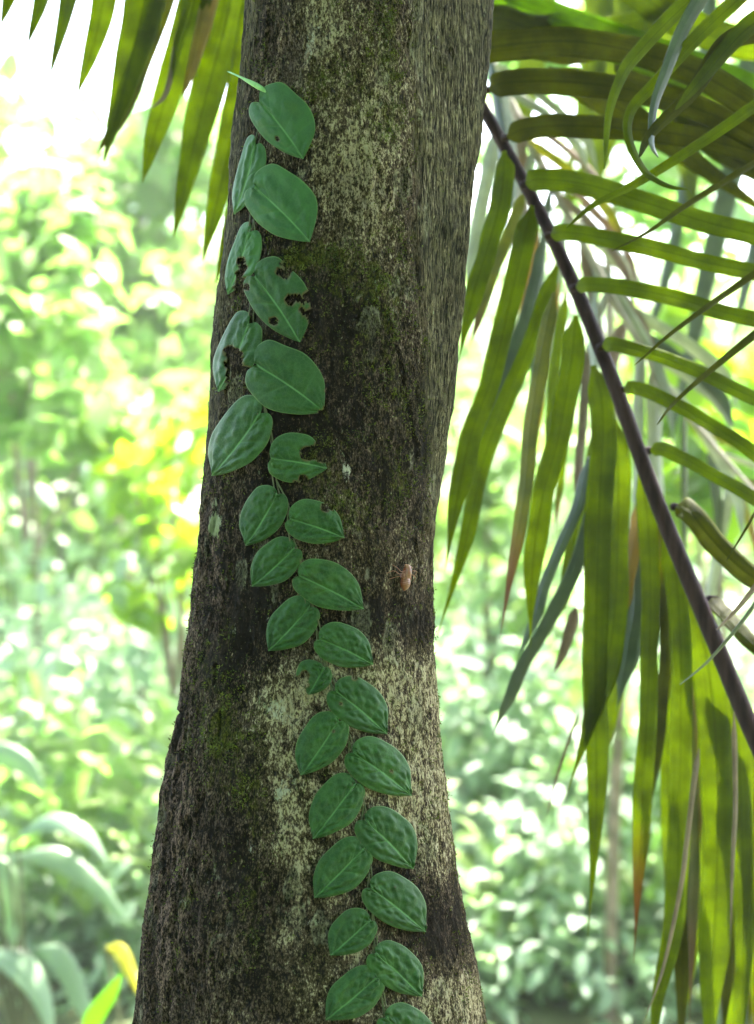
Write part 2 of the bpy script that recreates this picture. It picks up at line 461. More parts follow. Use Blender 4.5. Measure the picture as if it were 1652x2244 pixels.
def trunk_r(TH, Z):
    a, cx, phi, b, L, py = trunk_profile(Z)
    ux, uy = np.sin(TH), -np.cos(TH)          # TH = 0 faces the camera, positive to the right
    nx_, ny_ = np.sin(phi), -np.cos(phi)
    tx, ty = np.cos(phi), np.sin(phi)
    c2x, c2y = nx_ * (a - b) + tx * L, ny_ * (a - b) + ty * L
    r = a.copy()
    un = ux * nx_ + uy * ny_
    rt = np.where(un > 0.05, a / np.maximum(un, 0.05), 0)
    along = rt * (ux * tx + uy * ty)
    r = np.where((un > 0.05) & (along > 0) & (along < L), np.maximum(r, rt), r)
    # mirror tangent
    dl = np.sqrt(c2x ** 2 + c2y ** 2) + 1e-9
    ex, ey = c2x / dl, c2y / dl
    ca = np.clip((a - b) / dl, -1, 1); sa = np.sqrt(1 - ca ** 2)
    mx, my = ex * ca - ey * sa, ex * sa + ey * ca
    un2 = ux * mx + uy * my
    rt2 = np.where(un2 > 0.05, a / np.maximum(un2, 0.05), 0)
    al2 = rt2 * (ux * my - uy * mx)
    r = np.where((un2 > 0.05) & (al2 > 0) & (al2 < L), np.maximum(r, rt2), r)
    bb = ux * c2x + uy * c2y
    disc = bb ** 2 - (c2x ** 2 + c2y ** 2 - b ** 2)
    rc = np.where(disc > 0, bb + np.sqrt(np.maximum(disc, 0)), 0)
    r = np.where(L > 1e-4, np.maximum(r, rc), r)
    return r, cx
th = np.radians(np.concatenate([np.linspace(-112, 128, 430), np.linspace(131, 245, 40)]))
zz = np.concatenate([np.linspace(-0.1, 0.86, 60), np.linspace(0.862, 2.14, 600), np.linspace(2.16, 4.6, 90)])
TH, Z = np.meshgrid(th, zz)
r0, cx = trunk_r(TH, Z)
X = cx + np.sin(TH) * r0; Y = TD - np.cos(TH) * r0
PX = 826 + X / (K * Y); PY = 1121.5 - (Z - CAMZ) / (K * Y)
front = np.cos(TH) > -0.35

def blobs(lst):
    r = np.zeros_like(X)
    for (x, y, rx, ry, am) in lst:
        r += am * np.exp(-(((PX - x) / rx) ** 2 + ((PY - y) / ry) ** 2))
    return r * front
wob = fbm(X * 26, Y * 26, Z * 14, 31, 4)
wob2 = fbm(X * 60 + 9, Y * 60, Z * 34, 37, 4)
pale = 0.25 + 0.5 * (wob - 0.5) + blobs([
    (700, 80, 90, 150, .5), (760, 380, 90, 150, .75), (860, 240, 60, 120, .35), (600, 230, 50, 120, .3), (840, 480, 60, 120, .3), (1010, 260, 60, 150, .3),
    (940, 950, 60, 160, .25), (900, 1230, 60, 90, .25), (960, 1560, 80, 120, .8), (870, 1500, 110, 90, .7), (600, 1540, 70, 80, .7), (700, 1490, 60, 60, .6),
    (930, 1760, 90, 130, .8), (640, 1720, 60, 90, .7), (720, 1900, 120, 130, .25), (650, 1850, 70, 120, .3), (560, 1650, 60, 60, .35), (960, 1900, 60, 90, .5),
    (1010, 2180, 80, 60, .7), (900, 2230, 130, 50, .55), (780, 2060, 60, 60, .4), (620, 2050, 50, 50, .5), (680, 2180, 60, 70, .5), (500, 2150, 40, 80, .35), (760, 1700, 60, 100, .45)])
moss = 0.28 + 0.7 * (wob2 - 0.5) + blobs([
    (840, 100, 60, 140, .5), (700, 180, 70, 50, .4), (820, 260, 70, 60, .45), (560, 100, 30, 120, .2), (650, 560, 80, 30, .6), (740, 560, 100, 40, .4), (760, 640, 120, 40, .4),
    (850, 800, 110, 160, .25), (720, 1000, 80, 90, .35), (760, 1120, 90, 60, .3), (520, 690, 12, 40, .7), (480, 1600, 60, 90, .7), (470, 1450, 60, 70, .35), (560, 1740, 80, 60, .3),
    (540, 2000, 40, 160, .45), (880, 1060, 60, 120, .3), (980, 1700, 20, 200, .2), (850, 620, 60, 150, .3), (870, 2130, 60, 40, .35), (400, 1980, 30, 30, .5)])
dark = 0.22 + 0.9 * (fbm(X * 18 + 4, Y * 18, Z * 9, 77, 4) - 0.5) + blobs([
    (530, 1200, 70, 160, .75), (520, 1400, 90, 110, .85), (600, 1350, 60, 60, .4), (740, 680, 100, 60, .8), (690, 620, 40, 60, .4), (700, 950, 60, 60, .6), (640, 880, 60, 40, .5),
    (600, 540, 60, 40, .5), (380, 1640, 14, 110, 1.2), (400, 1700, 18, 60, .5), (340, 1900, 22, 36, .9), (545, 400, 30, 200, .35), (800, 860, 160, 200, .35), (840, 1040, 120, 140, .3),
    (830, 1350, 90, 50, .55), (920, 1380, 50, 40, .3), (890, 1960, 80, 80, .7), (960, 2020, 70, 70, .7), (540, 2150, 110, 60, .3), (620, 1990, 60, 80, .5), (520, 1880, 90, 110, .45),
    (450, 2080, 90, 120, .25), (550, 750, 60, 90, .4), (610, 1080, 60, 60, .3), (510, 1700, 120, 100, .3)])
red = 0.10 + blobs([(600, 130, 80, 100, .6), (640, 110, 60, 50, .3), (770, 430, 80, 90, .4), (450, 1260, 40, 120, .8), (440, 1100, 30, 80, .5), (400, 1480, 30, 100, .6), (380, 1720, 45, 160, .9),
    (350, 1950, 60, 160, .9), (420, 1850, 60, 120, .6), (400, 2150, 100, 120, .65), (905, 430, 14, 60, .8), (885, 380, 10, 40, .5), (540, 1150, 30, 30, .3), (930, 1180, 10, 20, .8), (985, 110, 14, 12, .9), (560, 1990, 90, 60, .3)])
red = np.clip(red + 0.5 * (wob - 0.5), 0, 1)
fib_edge = 906 + (PY - 0) * 0.018 + 14 * (fbm(Z * 20, Z * 0, Z * 0, 4) - 0.5) * 2
fib = smooth(-16, 26, PX - fib_edge + 60 * (wob - 0.5) + 30 * (wob2 - 0.5)) * smooth(1330, 1120, PY) * front
fibL = smooth(45, 5, PX - interp(LEFT, PY) + 30 * (wob - .5)) * smooth(1150, 850, PY) * 0.8 * front
fib = np.clip(fib + fibL, 0, 1)
white = blobs([(690, 60, 22, 60, .55), (675, 110, 14, 30, .5), (590, 1545, 42, 36, .62), (620, 1580, 25, 40, .4), (632, 1720, 34, 46, .62), (760, 1035, 14, 26, .8), (468, 1150, 17, 32, 1.3), (468, 1100, 9, 12, .7),
    (480, 1060, 10, 14, .4), (400, 1975, 26, 20, .55), (600, 2040, 18, 14, .5), (610, 1740, 12, 12, .7), (780, 390, 50, 40, .35), (720, 430, 50, 30, .35), (985, 1900, 30, 30, .4), (460, 1925, 30, 20, .35),
    (690, 2020, 20, 16, .6), (640, 2130, 25, 25, .4), (860, 1380, 14, 16, .5), (970, 1700, 22, 60, .4), (1000, 560, 15, 20, .3), (835, 230, 12, 12, .6), (510, 1380, 8, 20, .6), (545, 1860, 18, 26, .5)])
def seg_dist(x0, y0, x1, y1):
    dx, dy = x1 - x0, y1 - y0
    t = np.clip(((PX - x0) * dx + (PY - y0) * dy) / (dx * dx + dy * dy), 0, 1)
    return np.hypot(PX - x0 - t * dx, PY - y0 - t * dy), t
crack = np.zeros_like(X)
for pts, wd in [([(892, 55), (897, 80), (893, 100)], 3.5), ([(899, 880), (905, 940), (914, 975), (916, 1000)], 3.0), ([(912, 965), (916, 990)], 5.5), ([(888, 860), (896, 900)], 1.6), ([(908, 1180), (912, 1210), (921, 1235)], 2),
                ([(680, 700), (712, 706), (735, 722)], 2.2), ([(770, 694), (820, 700)], 1.6),
                ([(385, 1560), (378, 1640), (372, 1690)], 5), ([(455, 1690), (440, 1760), (425, 1790)], 3), ([(480, 1560), (478, 1620)], 2), ([(412, 1790), (400, 1830)], 3), ([(352, 1890), (340, 1905)], 6),
                ([(650, 340), (640, 380), (650, 440)], 1.5), ([(870, 760), (890, 850)], 1.4), ([(835, 1740), (845, 1752)], 2), ([(560, 1180), (555, 1230)], 1.6), ([(470, 1460), (464, 1540)], 2), ([(600, 560), (660, 552), (700, 566)], 2)]:
    for (p, q_) in zip(pts[:-1], pts[1:]):
        d_, t_ = seg_dist(p[0], p[1], q_[0], q_[1])
        d_ = d_ + (wob2 - 0.5) * 16
        crack = np.maximum(crack, smooth(wd + 1.2, wd * 0.4, np.abs(d_)))
crack *= front
# rough corky ridges on the lower left flank
ridge_mask = np.clip(red * 1.1 + smooth(430, 330, PX) * smooth(1200, 1500, PY), 0, 1) * front
ang = TH * r0
rdg = 1 - np.abs(2 * fbm(ang * 95 + 3 * wob, Z * 14, Y * 0, 51, 3) - 1)
rdg = smooth(0.55, 1.0, rdg)
fibre = vnoise(ang * 420, Z * 26, Y * 0, 61) * 0.6 + vnoise(ang * 220, Z * 12, Y * 0, 62) * 0.4
h = 0.010 * (fbm(X * 9, Y * 9, Z * 5, 1, 3) - 0.5) + 0.0052 * (fbm(X * 55, Y * 55, Z * 34, 2, 4) - 0.5)
h += 0.0034 * (fbm(X * 210, Y * 210, Z * 130, 8, 3) - 0.5) * (1 - 0.6 * fib)
h += -0.0050 * rdg * ridge_mask + 0.0013 * (fibre - 0.5) * fib * 1.2 - 0.003 * crack + 0.0007 * np.clip(white, 0, 1) - 0.0007 * np.clip(dark, 0, 1) * (1 - fib)
# low crease where the rounded face meets the flat flank
h += -0.0022 * np.exp(-((PX - fib_edge) / 5.0) ** 2) * smooth(1300, 1150, PY) * front * (0.3 + 1.0 * vnoise(Z * 30, Z * 0, Z * 0, 15))
XX, YY = X + np.sin(TH) * h, Y - np.cos(TH) * h
nr, nc = X.shape
idx = np.arange(nr * nc).reshape(nr, nc)
idn = np.roll(idx, -1, axis=1)
F = np.stack([idx[:-1], idn[:-1], idn[1:], idx[1:]], -1).reshape(-1, 4)
cl = lambda v: np.clip(v, 0, 1).ravel()
tree = empty('tree', (0.0, TD, 0.0), label='thick mottled brown tree trunk in front with a heart-leaved vine climbing it', cat='tree')
trunk = link('trunk', mesh('trunk', np.stack([XX, YY, Z], -1).reshape(-1, 3), F,
             attrs={'mask_a': np.stack([cl(pale), cl(moss), cl(dark)], -1), 'mask_b': np.stack([cl(red), cl(fib), cl(white)], -1), 'crack': cl(np.maximum(crack, 0.75 * smooth(.25, .9, rdg) * ridge_mask))}), M['bark'], tree)

# smooth skin of the trunk, used only to lay things on it
sk_r = slice(None, None, 6)
skip = np.arange(0, nr, 3); sc = np.arange(0, nc, 3)
hs = 0.010 * (fbm(X * 9, Y * 9, Z * 5, 1, 3) - 0.5)
SX, SY, SZ = (X + np.sin(TH) * hs)[np.ix_(skip, sc)], (Y - np.cos(TH) * hs)[np.ix_(skip, sc)], Z[np.ix_(skip, sc)]
i2 = np.arange(SX.size).reshape(SX.shape)
j2 = np.roll(i2, -1, axis=1)
F2 = np.stack([i2[:-1], j2[:-1], j2[1:], i2[1:]], -1).reshape(-1, 4)
BV = BVHTree.FromPolygons([tuple(v) for v in np.stack([SX, SY, SZ], -1).reshape(-1, 3)], [tuple(int(q) for q in f) for f in F2])
C0 = Vector((0, 0, CAMZ))
def cast(px, py, lift=0.0):
    """point on the trunk surface seen at this photo position, lifted off along the surface normal"""
    d = P(px, py, 1.0) - C0
    d.normalize()
    hit = BV.ray_cast(C0, d)
    k_ = 0
    while hit[0] is None and k_ < 30:
        px += 3 if px < 800 else -3
        d = (P(px, py, 1.0) - C0).normalized(); hit = BV.ray_cast(C0, d); k_ += 1
    p, nrm = hit[0], hit[1]
    if nrm.dot(d) > 0: nrm = -nrm
    nrm.z *= 0.3
    nrm.normalize()
    return p + nrm * lift, nrm

# moss tufts: real little blades standing on the bark
def build_moss():
    sel = np.where((np.cos(TH) > -0.1) & (Z > 0.95) & (Z < 2.06) & (crack < .3))
    m_ = np.clip(moss, 0, 1)[sel] * smooth(0.50, 0.62, fbm(XX[sel] * 110, YY[sel] * 110, Z[sel] * 90, 91, 3)) * (1 - 0.7 * np.clip(fib[sel], 0, 1)) * (1 - np.clip(white[sel], 0, 1))
    pr = m_ ** 2.2; pr /= pr.sum()
    n = 16000
    ch = rng.choice(len(pr), n, p=pr)
    tx = TH[sel][ch]
    base = np.stack([XX[sel][ch], YY[sel][ch], Z[sel][ch]], -1) + rng.normal(0, 0.0012, (n, 3)) * [1, .2, 1]
    nrm = np.stack([np.sin(tx), -np.cos(tx), np.zeros(n)], -1)
    dr = nrm + rng.normal(0, 0.75, (n, 3)) + [0, 0, 0.25]
    dr /= np.linalg.norm(dr, axis=1)[:, None]
    ln = rng.uniform(0.0012, 0.0036, n)[:, None]
    side = np.cross(dr, rng.normal(0, 1, (n, 3))); side /= np.linalg.norm(side, axis=1)[:, None]
    wd = rng.uniform(0.0003, 0.00075, n)[:, None]
    base = base - nrm * 0.0004
    co = np.stack([base - side * wd, base + side * wd, base + dr * ln * 0.6 + side * wd * 0.9, base + dr * ln, base + dr * ln * 0.6 - side * wd * 0.9], 1).reshape(-1, 3)
    o = np.arange(n)[:, None] * 5
    f = np.concatenate([np.concatenate([o, o + 1, o + 2], 1), np.concatenate([o, o + 2, o + 4], 1), np.concatenate([o + 4, o + 2, o + 3], 1)])
    tag(link('moss', mesh('moss', co, f), M['moss'], tree), kind='stuff')
build_moss()

# ------------------------------------------------------------------ the climbing vine
FWD = [(.14, .95), (.36, 1.0), (.58, .93), (.77, .69), (.91, .31), (1, 0)]
WIDE_UP = [(0, 0), (-.13, .08), (-.20, .26), (-.20, .55), (-.11, .83)] + FWD
WIDE_LOW = [(0, 0), (-.09, .06), (-.13, .22), (-.12, .50), (-.03, .78)] + FWD
NARR = [(0, 0), (-.08, .10), (-.12, .34), (-.05, .69), (.12, .91), (.32, 1.0), (.54, .90), (.75, .60), (.91, .26), (1, 0)]
vine = empty('climbing_vine', cast(845, 2240)[0], label='green climbing vine with paired heart-shaped leaves pressed flat against the trunk', cat='vine')
# base, tip, side of the wide half (+1 right, -1 left), wide, narrow, bites, pale?, label
LEAVES = [
    ((583, 233), (667, 349), 1, 74, 44, [(613, 306, 4)], 1, 'pale green leaf with one round hole near its lower edge'),
    ((562, 329), (520, 470), -1, 27, 33, [], 1, None),
    ((573, 419), (681, 531), 1, 80, 54, [], 1, None),
    ((549, 517), (506, 645), -1, 27, 37, [(535, 573, 9), (538, 586, 9), (532, 600, 9), (534, 618, 11), (526, 632, 6), (544, 626, 12), (540, 640, 10), (530, 650, 9), (552, 616, 9)], 1, 'leaf with a slot eaten up its middle'),
    ((571, 615), (659, 750), 1, 76, 47, [(616, 596, 8), (628, 602, 10), (634, 588, 10), (640, 574, 12), (628, 578, 9), (640, 658, 12), (654, 654, 9), (666, 660, 7), (678, 650, 12), (694, 660, 16), (690, 640, 10), (684, 690, 13), (694, 710, 16), (686, 740, 13), (604, 704, 9), (670, 688, 6), (664, 680, 6), (546, 630, 7)], 0, 'ragged leaf eaten away along both edges'),
    ((547, 719), (486, 858), -1, 46, 42, [(512, 771, 13), (524, 778, 13), (520, 800, 20), (524, 826, 22), (512, 850, 9), (508, 832, 7), (540, 820, 18), (545, 850, 20), (525, 860, 18)], 0, 'leaf with a wide arch eaten out of its lower half'),
    ((576, 806), (709, 902), 1, 75, 66, [(716, 900, 10), (705, 906, 8), (714, 856, 3)], 0, 'largest leaf with its tip nibbled off'),
    ((569, 913), (471, 1042), -1, 62, 50, [], 0, None),
    ((606, 1006), (715, 1026), 1, 64, 47, [(674, 994, 15), (690, 992, 15), (706, 1000, 14), (696, 978, 8), (720, 1008, 5), (665, 1050, 9), (648, 1058, 5)], 0, 'leaf with a round bay eaten out of its upper edge'),
    ((606, 1089), (543, 1195), -1, 52, 40, [(622, 1064, 5), (634, 1074, 4)], 0, None),
    ((645, 1139), (752, 1178), 1, 56, 39, [(712, 1112, 9), (724, 1110, 7), (748, 1184, 5)], 0, 'leaf with a small bay eaten from its upper edge'),
    ((641, 1206), (556, 1284), -1, 50, 38, [], 0, None),
    ((665, 1265), (792, 1333), 1, 58, 43, [], 0, None),
    ((674, 1334), (591, 1425), -1, 50, 44, [], 0, None),
    ((707, 1402), (813, 1455), 1, 53, 40, [], 0, None),
    ((707, 1465), (676, 1521), -1, 50, 27, [(668, 1478, 9), (662, 1490, 12), (672, 1500, 5), (662, 1512, 8)], 0, 'smallest leaf with its left side eaten away'),
    ((739, 1517), (842, 1607), 1, 58, 44, [(744, 1541, 2.6), (773, 1485, 5)], 0, None),
    ((735, 1586), (659, 1697), -1, 54, 42, [(729, 1601, 2)], 0, None),
    ((778, 1652), (894, 1742), 1, 60, 47, [(851, 1689, 2.6)], 0, None),
    ((770, 1723), (685, 1836), -1, 55, 43, [], 0, None),
    ((802, 1801), (898, 1902), 1, 62, 46, [], 0, None),
    ((787, 1864), (688, 1965), -1, 53, 47, [], 0, None),
    ((814, 1948), (925, 2040), 1, 63, 44, [], 0, None),
    ((802, 2019), (723, 2091), -1, 52, 37, [], 0, None),
    ((824, 2092), (918, 2181), 1, 54, 41, [], 0, None),
    ((814, 2146), (713, 2232), -1, 51, 45, [], 0, None),
    ((846, 2232), (948, 2326), 1, 60, 44, [], 0, None),
]
def vine_leaf(i, base, tip, side, ww, wn_, bites, pale_, label):
    b, t = np.array(base, float), np.array(tip, float)
    ax = t - b; L = np.hypot(*ax); ax /= L
    pr = np.array([-ax[1], ax[0]])
    if pr[0] * side < 0: pr = -pr
    NS, NQ = 46, 22
    co, uv, vein, midd, pxs = [], [], [], [], []
    lr = random.Random(i * 3 + 1)
    ph = lr.uniform(0, 6.28)
    quilt = (0.3 + 0.7 * min(1, i / 12.0)) * 0.0025
    nv = 7
    lift0 = 0.0044 if side > 0 else 0.0034
    if i == 5: lift0 = 0.0036
    bow = 0.05 * side
    for sgn, tmpl, wdt in ((1, WIDE_UP if i < 8 else WIDE_LOW, ww), (-1, NARR, wn_)):
        out = catmull([(x, y) for x, y in tmpl], NS)
        arc = np.linspace(0, 1, NS + 1)
        for a in range(NS + 1):
            s = a / NS
            tm = s ** 1.25 * (1.0)
            ox, oy = out[a][0], out[a][1]
            wig = 1 + 0.012 * math.sin(17 * s + ph) + 0.010 * math.sin(31 * s + 2 * ph)
            for c in range(NQ + 1):
                q = c / NQ
                x = tm * (1 - q) + ox * q - 0.05 * math.sin(math.pi * q) * (1 - s)
                y = oy * wig * (q ** 0.97)
                p = b + ax * (x * L) + pr * (sgn * y * wdt) + pr * (-side * 0) + pr * (bow * L * 0.35 * math.sin(math.pi * min(max(x, 0), 1)))
                # quilted height: blisters between the side veins
                vs = s * nv + (0.5 if sgn < 0 else 0)
                fr = abs(vs - round(vs)) * 2           # 0 on a vein, 1 between veins
                env = math.sin(math.pi * min(1, q * 1.05)) ** 0.8
                hz = quilt * (max(0.0, math.sin(fr * math.pi / 2)) ** 0.6) * env * (0.62 + 0.5 * math.sin(13 * q + round(vs) * 2.4 + ph) + 0.25 * math.sin(23 * q - vs * 3.1 + ph)) * (1 if 0.03 < s < 0.97 else 0.3)
                hz += 0.0007 * math.sin(q * 9 + ph * 3 + s * 13)*env
                lift = lift0 - 0.0016 * q ** 4 + hz - 0.0010 * math.exp(-(q / 0.08) ** 2)
                cur = 0.0030 * q ** 3 * (0.5 + 0.5 * math.sin(s * 5 + ph)) * (0.6 if i > 2 else 1)
                w3, nrm = cast(p[0], p[1], lift + cur)
                co.append(w3); pxs.append(p)
                uv.append((s, 0.5 + sgn * q * 0.5))
                vein.append(max(0.0, 1 - fr * 7.0) * (1 - q * 0.75) * (1 if s < 0.93 else 0) if q > 0.02 else 0)
                midd.append(oy * wdt * q / 60.0 if 0.02 < s else 1.0 if q > .05 else .02)
    n1 = (NS + 1) * (NQ + 1)
    faces = []
    pxs = np.array(pxs)
    for half in (0, 1):
        for a in range(NS):
            for c in range(NQ):
                v = [half * n1 + a * (NQ + 1) + c, half * n1 + a * (NQ + 1) + c + 1, half * n1 + (a + 1) * (NQ + 1) + c + 1, half * n1 + (a + 1) * (NQ + 1) + c]
                cen = pxs[v].mean(axis=0)
                eaten = False
                for (bx, by, br) in bites:
                    an = math.atan2(cen[1] - by, cen[0] - bx)
                    rr = br * (1 + 0.10 * math.sin(5 * an + bx) + 0.06 * math.sin(11 * an + by))
                    if math.hypot(cen[0] - bx, cen[1] - by) < rr: eaten = True; break
                if eaten: continue
                if (half == 0) == (side > 0): v = v[::-1]
                faces.append(v)
    me = mesh('leaf', np.array([tuple(c) for c in co]), faces, uv=uv, attrs={'vein': vein, 'midd': midd, 'bitten': [max([0.0] + [1 - max(0.0, math.hypot(p[0] - bx, p[1] - by) - br) / 4.0 for (bx, by, br) in bites]) for p in pxs]})
    o = link('leaf', me, M['vine_pale'] if pale_ else M['vine'], vine)
    so = o.modifiers.new('thickness', 'SOLIDIFY'); so.thickness = 0.0006; so.offset = 0
    wl = o.modifiers.new('weld', 'WELD'); wl.merge_threshold = 0.00002
    o.modifiers.move(1, 0)
    if label: o['label'] = label
    return o
VSTEM = [(590, 202), (580, 222), (576, 280), (566, 330), (566, 420), (553, 515), (566, 612), (556, 700), (562, 735), (572, 800), (582, 905), (600, 1000), (612, 1080), (640, 1135), (646, 1205), (664, 1262),
         (684, 1330), (698, 1400), (712, 1462), (732, 1515), (748, 1583), (772, 1648), (784, 1722), (799, 1800), (800, 1864), (812, 1945), (815, 2015), (822, 2090), (828, 2146), (842, 2230), (850, 2320)]
sp = catmull(VSTEM, 240)
path = [cast(p[0], p[1], 0.0006 + 0.0008 * math.sin(k_ * 0.5))[0] for k_, p in enumerate(sp)]
c_, f_, u_ = tube(path, [0.0006 + 0.0005 * i / 240 for i in range(241)], 8)
link('stem', pymesh('stem', c_, f_, u_), M['stem'], vine)
for i, lf in enumerate(LEAVES):
    lo_ = vine_leaf(i, *lf)
    b = np.array(lf[0], float)
    j = int(np.argmin(np.hypot(*(sp - (b + np.array([0, -10]))).T)))
    a0 = sp[j]
    a0 = a0 + np.array([0, -6.0])
    js = max(0, j - 10)
    pts = catmull([sp[js], (sp[js] + b) / 2 + np.array([3 * lf[2], 0]), b], 12)
    pth = [cast(p[0], p[1], 0.0008 + 0.0028 * k_ / 12)[0] for k_, p in enumerate(pts)]
    c_, f_, u_ = tube(pth, [0.0009 - 0.0002 * k_ / 12 for k_ in range(13)], 7)
    link('petiole', pymesh('petiole', c_, f_, u_), M['stem'], lo_)
# rolled young leaf at the growing tip
bp_ = catmull([(592, 205), (580, 194), (565, 183), (550, 172), (537, 163)], 20)
rad = [0.0008, 0.0014, 0.0019, 0.0023, 0.0026, 0.0028, 0.0029, 0.0028, 0.0026, 0.0024, 0.0021, 0.0018, 0.0015, 0.0013, 0.0011, 0.0010, 0.0009, 0.0009, 0.0008, 0.0007, 0.0004]
pth = [cast(p[0], p[1], 0.004 + 0.0008 * k_)[0] for k_, p in enumerate(bp_)]
c_, f_, u_ = tube(pth, rad, 10)
link('bud', pymesh('bud', c_, f_, u_), M['bud'], vine)

# ------------------------------------------------------------------ cicada shell
def cicada():
    top, bot = (886, 1236), (877, 1292)
    root = empty('cicada_shell', cast(880, 1270)[0], label='empty orange-brown cicada shell clinging to the right of the trunk', cat='insect shell')
    a, n0 = cast(*top); b, n1_ = cast(*bot)
    a, b = np.array(a), np.array(b)
    nn = np.array(n0)
    ax = (b - a); L = np.linalg.norm(ax); ax /= L
    sd_ = np.cross(ax, nn); sd_ /= np.linalg.norm(sd_)
    def lathe(name, t0, t1, fn, lift=0.004, n=26, parent=root, mat=M['shell'], off=0.0, sides=16):
        co, fc = [], []
        for i in range(n + 1):
            t = t0 + (t1 - t0) * i / n
            rx, ry = fn(i / n)
            c0 = a + ax * L * t + nn * lift + sd_ * off
            for j in range(sides):
                q = 2 * math.pi * j / sides
                co.append(c0 + sd_ * rx * math.cos(q) + nn * ry * math.sin(q))
        for i in range(n):
            for j in range(sides):
                k2 = (j + 1) % sides
                fc.append((i * sides + j, i * sides + k2, (i + 1) * sides + k2, (i + 1) * sides + j))
        return link(name, pymesh(name, co, fc), mat, parent)
    def ab(t):
        base = 0.0052 * math.sin(math.pi * (0.18 + 0.80 * t)) ** 0.7
        ringed = 1 + 0.07 * abs(math.sin(t * math.pi * 7))
        return base * ringed, base * 0.95 * ringed
    lathe('abdomen', 0.50, 1.02, ab, 0.0055, 56)
    lathe('thorax', 0.14, 0.56, lambda t: (0.0044 * math.sin(math.pi * (0.22 + 0.6 * t)) ** .6, 0.0052 * math.sin(math.pi * (0.2 + 0.6 * t)) ** .5), 0.0055, 24)
    hd = lathe('head', 0.0, 0.17, lambda t: (0.0039 * math.sin(math.pi * (0.05 + 0.62 * t)) ** .5, 0.0035 * math.sin(math.pi * (0.05 + 0.62 * t)) ** .5), 0.005, 16)
    for s_ in (-1, 1):
        lathe('eye', 0.02, 0.13, lambda t: (0.0014 * math.sin(math.pi * (0.02 + 0.96 * t)) ** .5,) * 2, 0.006, 8, hd, M['shell'], 0.0043 * s_, 10)
        lathe('wing_pad', 0.36, 0.62, lambda t: (0.0013 * math.sin(math.pi * (0.05 + 0.9 * t)) ** .5, 0.0028 * math.sin(math.pi * (0.05 + 0.9 * t)) ** .5), 0.005, 10, root, M['shell'], 0.0050 * s_, 10)
    for pts in ([(878, 1250), (868, 1252), (862, 1243), (858, 1237)], [(876, 1256), (864, 1257), (855, 1250), (845, 1256)], [(874, 1266), (865, 1262), (852, 1268)], [(893, 1250), (901, 1252), (905, 1262)], [(892, 1258), (899, 1266), (902, 1276)]):
        pp = catmull(pts, 10)
        pth = [cast(p[0], p[1], 0.0050 * (1 - k_ / 10) + 0.0012 + 0.003 * math.sin(math.pi * k_ / 10))[0] for k_, p in enumerate(pp)]
        c_, f_, u_ = tube(pth, [0.0005 - 0.0003 * k_ / 10 for k_ in range(11)], 6)
        link('leg', pymesh('leg', c_, f_, u_), M['shell'], root)
cicada()

# ------------------------------------------------------------------ palm leaflets
def ribbon(name, pts, width, mat, parent, d0=2.2, d1=None, roll=0.3, fold=0.35, prof=None, seg=46, label=None, rag=0.05, seed=0, kind='mid', roll1=None, lobe=.10):
    """pts: photo positions along the midrib; width: full width in photo pixels at its widest"""
    if d1 is None: d1 = d0
    if roll1 is None: roll1 = roll
    pp = catmull(pts, seg)
    lr = random.Random(seed * 7 + 5)
    ph1, ph2 = lr.uniform(0, 6), lr.uniform(0, 6)
    W = []
    for i in range(seg + 1):
        t = i / seg
        d = d0 + (d1 - d0) * t
        W.append(np.array(P(pp[i][0], pp[i][1], d)))
    W = np.array(W)
    T = np.gradient(W, axis=0); T /= np.linalg.norm(T, axis=1)[:, None]
    co, uv = [], []
    NC = 9
    for i in range(seg + 1):
        t = i / seg
        d = d0 + (d1 - d0) * t
        if prof == 'open':   wv = 0.10 + 0.90 * math.sin(math.pi / 2 * min(1, t / lobe)) ** 0.7           # runs out of the picture
        elif prof == 'tipin': wv = (1 - t) ** 0.55 * 1.0               # comes into the picture with its tip
        elif prof == 'band': wv = 1
        else: wv = min(1, (0.22 + 0.78 * smooth(0, lobe, t))) * (1 - smooth(0.66, 1.0, t) ** 1.2 * 0.97 if kind == 'mid' else (1 - t ** 3))
        wv = float(wv)
        hw = width * K * d * 0.5 * max(wv, 0.03)
        view = np.array([W[i][0], W[i][1], W[i][2] - CAMZ]); view /= np.linalg.norm(view)
        sd_ = np.cross(T[i], view); sd_ /= np.linalg.norm(sd_) + 1e-9
        nb = np.cross(sd_, T[i])
        ro = roll + (roll1 - roll) * t + 0.10 * math.sin(4 * t + ph1)
        s2 = sd_ * math.cos(ro) + nb * math.sin(ro)
        n2 = -sd_ * math.sin(ro) + nb * math.cos(ro)
        for c in range(NC):
            u = -1 + 2 * c / (NC - 1)
            e = 1 + rag * math.sin(11 * t + ph1 + (2 if u > 0 else 0)) + rag * 0.7 * math.sin(27 * t + ph2 + (3 if u > 0 else 0))
            co.append(W[i] + s2 * (u * hw * e) + n2 * (fold * hw * (abs(u) - 0.25 * u * u)) + n2 * 0.05 * hw * math.sin(u * 9))
            uv.append((0.5 + 0.5 * u, t))
    fc = [(i * NC + c, i * NC + c + 1, (i + 1) * NC + c + 1, (i + 1) * NC + c) for i in range(seg) for c in range(NC - 1)]
    o = link(name, mesh(name, co, fc, uv=uv), mat, parent)
    so = o.modifiers.new('thickness', 'SOLIDIFY'); so.thickness = 0.0008; so.offset = 0
    if label: o['label'] = label
    return o

